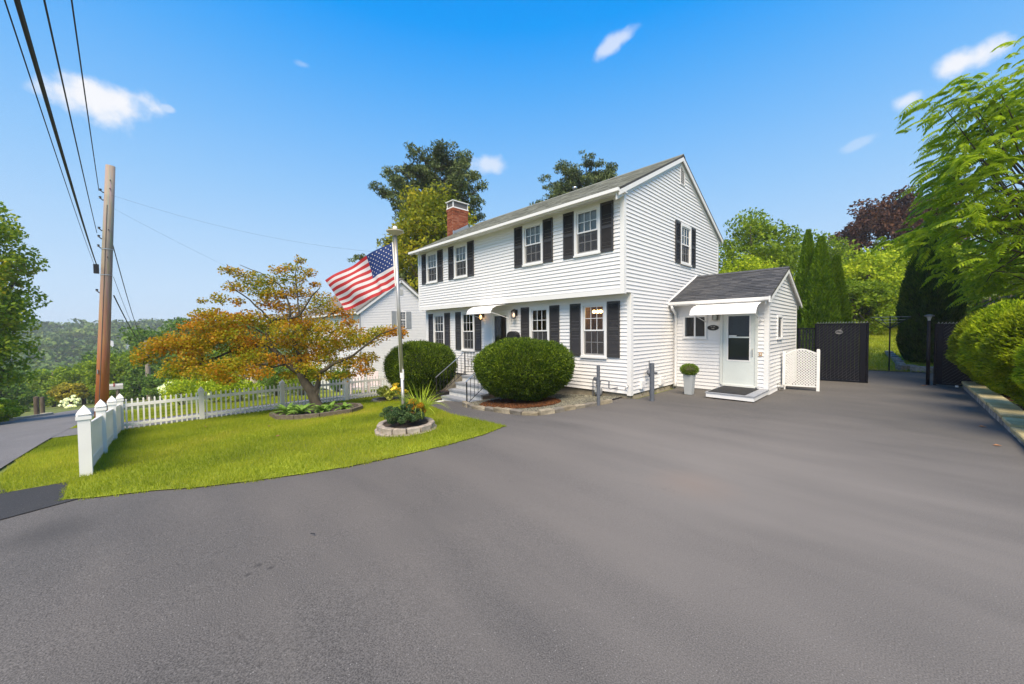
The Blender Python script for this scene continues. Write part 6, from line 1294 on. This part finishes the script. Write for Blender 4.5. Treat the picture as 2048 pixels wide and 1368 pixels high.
def nwin(y, z0, z1, w, sw=.36):
    b = MB(); b.box(.019, .06, y - w / 2, y - w / 2 + .06, z0, z1); b.box(.019, .06, y + w / 2 - .06, y + w / 2, z0, z1); b.box(.019, .06, y - w / 2 + .06, y + w / 2 - .06, z0, z0 + .06); b.box(.019, .06, y - w / 2 + .06, y + w / 2 - .06, z1 - .06, z1); b.box(.019, .05, y - w / 2 + .06, y + w / 2 - .06, (z0 + z1) / 2 - .025, (z0 + z1) / 2 + .025); wn = b.obj('window', TRIM, nh)
    b = MB(); b.box(.0185, .03, y - w / 2 + .06, y + w / 2 - .06, z0 + .06, z1 - .06); b.obj('pane', mat('dark pane', (.05, .055, .06), .05, .3, 2), wn)
    b = MB()
    for k in (1, 2): b.box(.0305, .036, y - w / 2 + .06 + (w - .12) * k / 3 - .008, y - w / 2 + .06 + (w - .12) * k / 3 + .008, z0 + .06, z1 - .06)
    for k in (1, 3): b.box(.031, .0365, y - w / 2 + .06, y + w / 2 - .06, z0 + .06 + (z1 - z0 - .12) * k / 4 - .008, z0 + .06 + (z1 - z0 - .12) * k / 4 + .008)
    b.obj('muntin', TRIM, wn)
    for s in (-1, 1): b = MB(); b.box(.019, .045, y + s * (w / 2 + sw / 2 + .01) - sw / 2, y + s * (w / 2 + sw / 2 + .01) + sw / 2, z0, z1); b.obj('shutter', GSH, nh)
nwin(2.65, 1.93 - nz0, 3.06 - nz0, .62)
b = MB(); b.box(.019, .05, NR - NY - .02 - .18, NR - NY + .16, 4.1 - nz0, 4.5 - nz0)
nv = b.obj('gable_vent', TRIM, nh); b = MB(); [b.box(.051, .06, NR - NY - .17, NR - NY + .13, 4.13 - nz0 + .06 * k, 4.13 - nz0 + .06 * k + .025) for k in range(6)]; b.obj('vent_slat', mat('vent beige', (.45, .43, .37), .7, .05), nv)
for xa, xb in ((-5.0, -4.1), (-2.6, -1.75)):                  # bay windows on the street front
    z0, z1 = -1.2 - nz0, -.25 - nz0 + .2; b = MB(); b.box(xa, xb, -.07, -.019, z0, z1); wn = b.obj('window', TRIM, nh); b = MB(); b.box(xa + .06, xb - .06, -.08, -.0705, z0 + .06, z1 - .06); b.obj('pane', MATS['dark pane'], wn); b = MB()
    for k in (1, 2): b.box(xa + (xb - xa) * k / 3 - .012, xa + (xb - xa) * k / 3 + .012, -.092, -.0805, z0 + .06, z1 - .06)
    b.box(xa + .06, xb - .06, -.0925, -.081, (z0 + z1) / 2 - .012, (z0 + z1) / 2 + .012); b.obj('muntin', TRIM, wn)
    b = MB(); b.box(xa - .36, xa - .02, -.05, -.019, z0, z1); b.obj('shutter', CHAR, nh)
CREAM = mat('cream siding', (.55, .44, .31), .7, .05, 4)
ch_ = thing('cream_house', 'cream gabled house with a dark grey roof beyond the leafy bank', 'house', (-37.2, -2.0, -4.4))
b = MB(); b.prism([(-4.8, -.3), (0, -.3), (0, 2.35), (-2.4, 3.15), (-4.8, 2.35)], 'y', 0, 9); b.obj('wall', CREAM, ch_)
b = MB()
for xa in (-5.15, .35): b.add([(xa, -.3, 2.28), (xa, 9.3, 2.28), (-2.4, 9.3, 3.22), (-2.4, -.3, 3.22), (xa, -.3, 2.40), (xa, 9.3, 2.40), (-2.4, 9.3, 3.36), (-2.4, -.3, 3.36)], [(0, 1, 2, 3), (7, 6, 5, 4), (0, 4, 5, 1), (1, 5, 6, 2), (2, 6, 7, 3), (3, 7, 4, 0)])
b.obj('roof', mat('slate grey roof', (.07, .075, .08), .9, .2, 8), ch_)
b = MB(); b.box(.30, .42, -.32, 9.3, 2.18, 2.29); b.obj('gutter', TRIM, ch_); b = MB(); b.bar((.3, -.31, 2.30), (-2.4, -.31, 3.24), .12, .14); b.bar((-2.4, -.31, 3.24), (-5.1, -.31, 2.30), .12, .14); b.obj('rake_board', TRIM, ch_)
for xa in (-1.9, -3.6):
    b = MB(); b.box(xa - .45, xa + .45, -.06, -.001, .9, 2.1); wn = b.obj('window', TRIM, ch_); b = MB(); b.box(xa - .36, xa + .36, -.07, -.061, .98, 2.02); b.obj('pane', MATS['dark pane'], wn)
ga = thing('grey_garage', 'low grey garage under the trees left of the cream house', 'garage', (-46.5, -3.6, -5.6)); b = MB(); b.box(-4, 0, 0, 5.5, -.3, 2.3); b.obj('wall', mat('grey block wall', (.20, .20, .19), .9, .15, 2), ga); b = MB(); b.box(-4.3, .3, -.3, 5.8, 2.301, 2.5); b.obj('roof', mat('flat roof', (.12, .12, .12), .9, .1), ga); b = MB(); b.box(.001, .04, .5, 2.6, -.2, 1.9); b.obj('garage_door', mat('grey door', (.28, .28, .27), .7, .1), ga)
for i, (x, y, lab) in enumerate([(-14.3, -1.4, 'pale slatted garden chair behind the picket fence, left one'), (-14.25, -.55, 'pale slatted garden chair behind the picket fence, right one')]):
    c = thing('garden_chair', lab, 'chair', (x, y, zg(x, y)), -.5 + .2 * i, 'garden chairs next door'); PK = mat('pinkish white paint', (.62, .52, .50), .6, .08)
    b = MB(); b.box(-.28, .28, -.3, .25, .32, .36); b.obj('seat', PK, c)
    for k in range(6): b = MB(); b.add([(-.30, -.28 + k * .095, .34), (-.30, -.20 + k * .095, .34), (-.52, -.20 + k * .095, 1.0), (-.52, -.28 + k * .095, 1.0), (-.32, -.28 + k * .095, .34), (-.32, -.20 + k * .095, .34), (-.54, -.20 + k * .095, 1.0), (-.54, -.28 + k * .095, 1.0)], [(0, 1, 2, 3), (7, 6, 5, 4), (0, 4, 5, 1), (1, 5, 6, 2), (2, 6, 7, 3), (3, 7, 4, 0)]); b.obj('back_slat', PK, c)
    for yy in (-.32, .27): b = MB(); b.box(-.4, .3, yy, yy + .07, .55, .58); b.obj('armrest', PK, c)
    for px, py in ((.24, -.31), (.24, .26), (-.34, -.31), (-.34, .26)): b = MB(); b.box(px, px + .05, py, py + .05, -.02, .549); b.obj('leg', PK, c)

# ------------------------------------------------------------------ far hill and valley woods
n = 40; ys = np.linspace(-330, 260, n); xs = np.linspace(-215, -560, n); X, Y = np.meshgrid(xs, ys, indexing='ij')
def hz(x, y):
    s = np.clip((-x - 220) / 190, 0, 1.3); top = 3.6 + 3.0 * np.sin(y / 60 + 1.2) + 1.6 * np.sin(y / 23) - .00012 * (y + 40) ** 2
    return -16 + (top + 16) * s ** .85
Z = hz(X, Y) - 2; I = np.arange(n * n).reshape(n, n); F = np.stack([I[:-1, :-1], I[:-1, 1:], I[1:, 1:], I[1:, :-1]], -1).reshape(-1, 4)
tag(link('hill', fastmesh('hill', np.stack([X, Y, Z], -1), F, mat('hill floor', (.03, .045, .015), .95, .3, .05), True)), kind='structure')
def woods(name, pts, rad, leaf, per, seed):
    rng = np.random.default_rng(seed); C = []
    for p in pts:
        r_ = rng.uniform(*rad)
        for k in range(5): q = np.array(p) + rng.normal(0, .42, 3) * r_ * (1, 1, .45); C.append((*q, r_ * .62, r_ * .62, r_ * .46))
    C = np.array(C); P = clumps_pts(C, per, rng, .7); V, F = leaves(P, leaf, leaf * .7, rng); return tag(link(name, fastmesh(name, V, F, G_FAR)), kind='stuff')
rng = np.random.default_rng(55); x = rng.uniform(-440, -222, 620); y = rng.uniform(-230, 140, 620); woods('hill_woods', np.stack([x, y, hz(x, y) + 2.2], -1), (4.5, 8.5), 2.0, 42, 56)
x = rng.uniform(-205, -105, 170); y = rng.uniform(-110, 60, 170); woods('valley_woods', np.stack([x, y, zg0(x, y) + 3.5], -1), (4, 6.5), 1.3, 44, 57)
for i, (x, y, z, lab) in enumerate([(-270, -22.7, -2.2, 'tiny white house, left of the far hillside cluster'), (-266, -16.6, -3.4, 'tiny white house, lowest of the far hillside cluster'), (-280, -12.5, -1.2, 'tiny white house, highest of the far hillside cluster')]):
    t = thing('far_house', lab, 'house', (x, y, z), 0, 'white houses on the far hill'); b = MB(); b.prism([(-1.5, -4), (1.5, -4), (1.5, .8), (0, 1.7), (-1.5, .8)], 'x', 4, 7.5); b.obj('wall', WHITE, t); t.scale = (.6, .6, .6); b = MB(); b.prism([(-1.8, .65), (0, 1.75), (1.8, .65), (1.8, .85), (0, 2.0), (-1.8, .85)], 'x', 3.8, 7.7); b.obj('roof', MATS['slate grey roof'], t)

# ------------------------------------------------------------------ litter on the asphalt
LF = mat('dry leaf', (.30, .15, .07), .8, .3, 30)
def fallen(x, y, s, rz, lab, dz=0.):
    b = MB(); b.add([(-s, 0, .012), (-s * .2, s * .42, .03), (s, 0, .014), (-s * .2, -s * .42, .02), (0, 0, .008)], [(0, 4, 1), (1, 4, 2), (2, 4, 3), (3, 4, 0)]); tag(b.obj('fallen_leaf', LF, None, (x, y, zg(x, y) + dz), (0, 0, rz)), lab, 'leaf', 'dry fallen leaves')
fallen(5.91, -.15, .05, .4, 'dry tan leaf nearest the camera beside the retaining wall'); fallen(5.92, 1.34, .05, .1, 'dry tan leaf on the drive halfway along the retaining wall'); fallen(5.44, 7.4, .09, .8, 'orange dry leaf on the asphalt by the gate post')
for x, y, s_, lab in ((-3.6, -7.2, .045, 'dry leaf lying on the lawn nearest the drive edge'), (-5.4, -7.0, .045, 'dry leaf on the middle of the front lawn'), (-4.6, -5.6, .05, 'dry leaf on the lawn between tree bed and flagpole'), (-7.4, -8.0, .05, 'dry leaf on the lawn near the picket fence')):
    fallen(x, y, s_, x * 3, lab, .045)
b = MB(); b.tube([(-.02, 0, .006), (.0, .003, .008), (.022, .004, .006)], .004, 5); tag(b.obj('twig', BLACK, None, (1.37, -8.0, 0), (0, 0, .5)), 'short black twig lying on the asphalt near the camera', 'twig')

# ------------------------------------------------------------------ thin summer haze
hb = MB(); hb.box(-640, 90, -420, 420, -40, 24); hz_ = hb.obj('haze', None); tag(hz_, kind='stuff')
HM = bpy.data.materials.new('haze'); HM.use_nodes = True; n = HM.node_tree.nodes; l = HM.node_tree.links; n.remove(n['Principled BSDF']); pv = n.new('ShaderNodeVolumePrincipled'); pv.inputs['Color'].default_value = (.93, .95, 1, 1); pv.inputs['Density'].default_value = .0006; l.new(pv.outputs[0], n['Material Output'].inputs['Volume']); hz_.data.materials.append(HM)
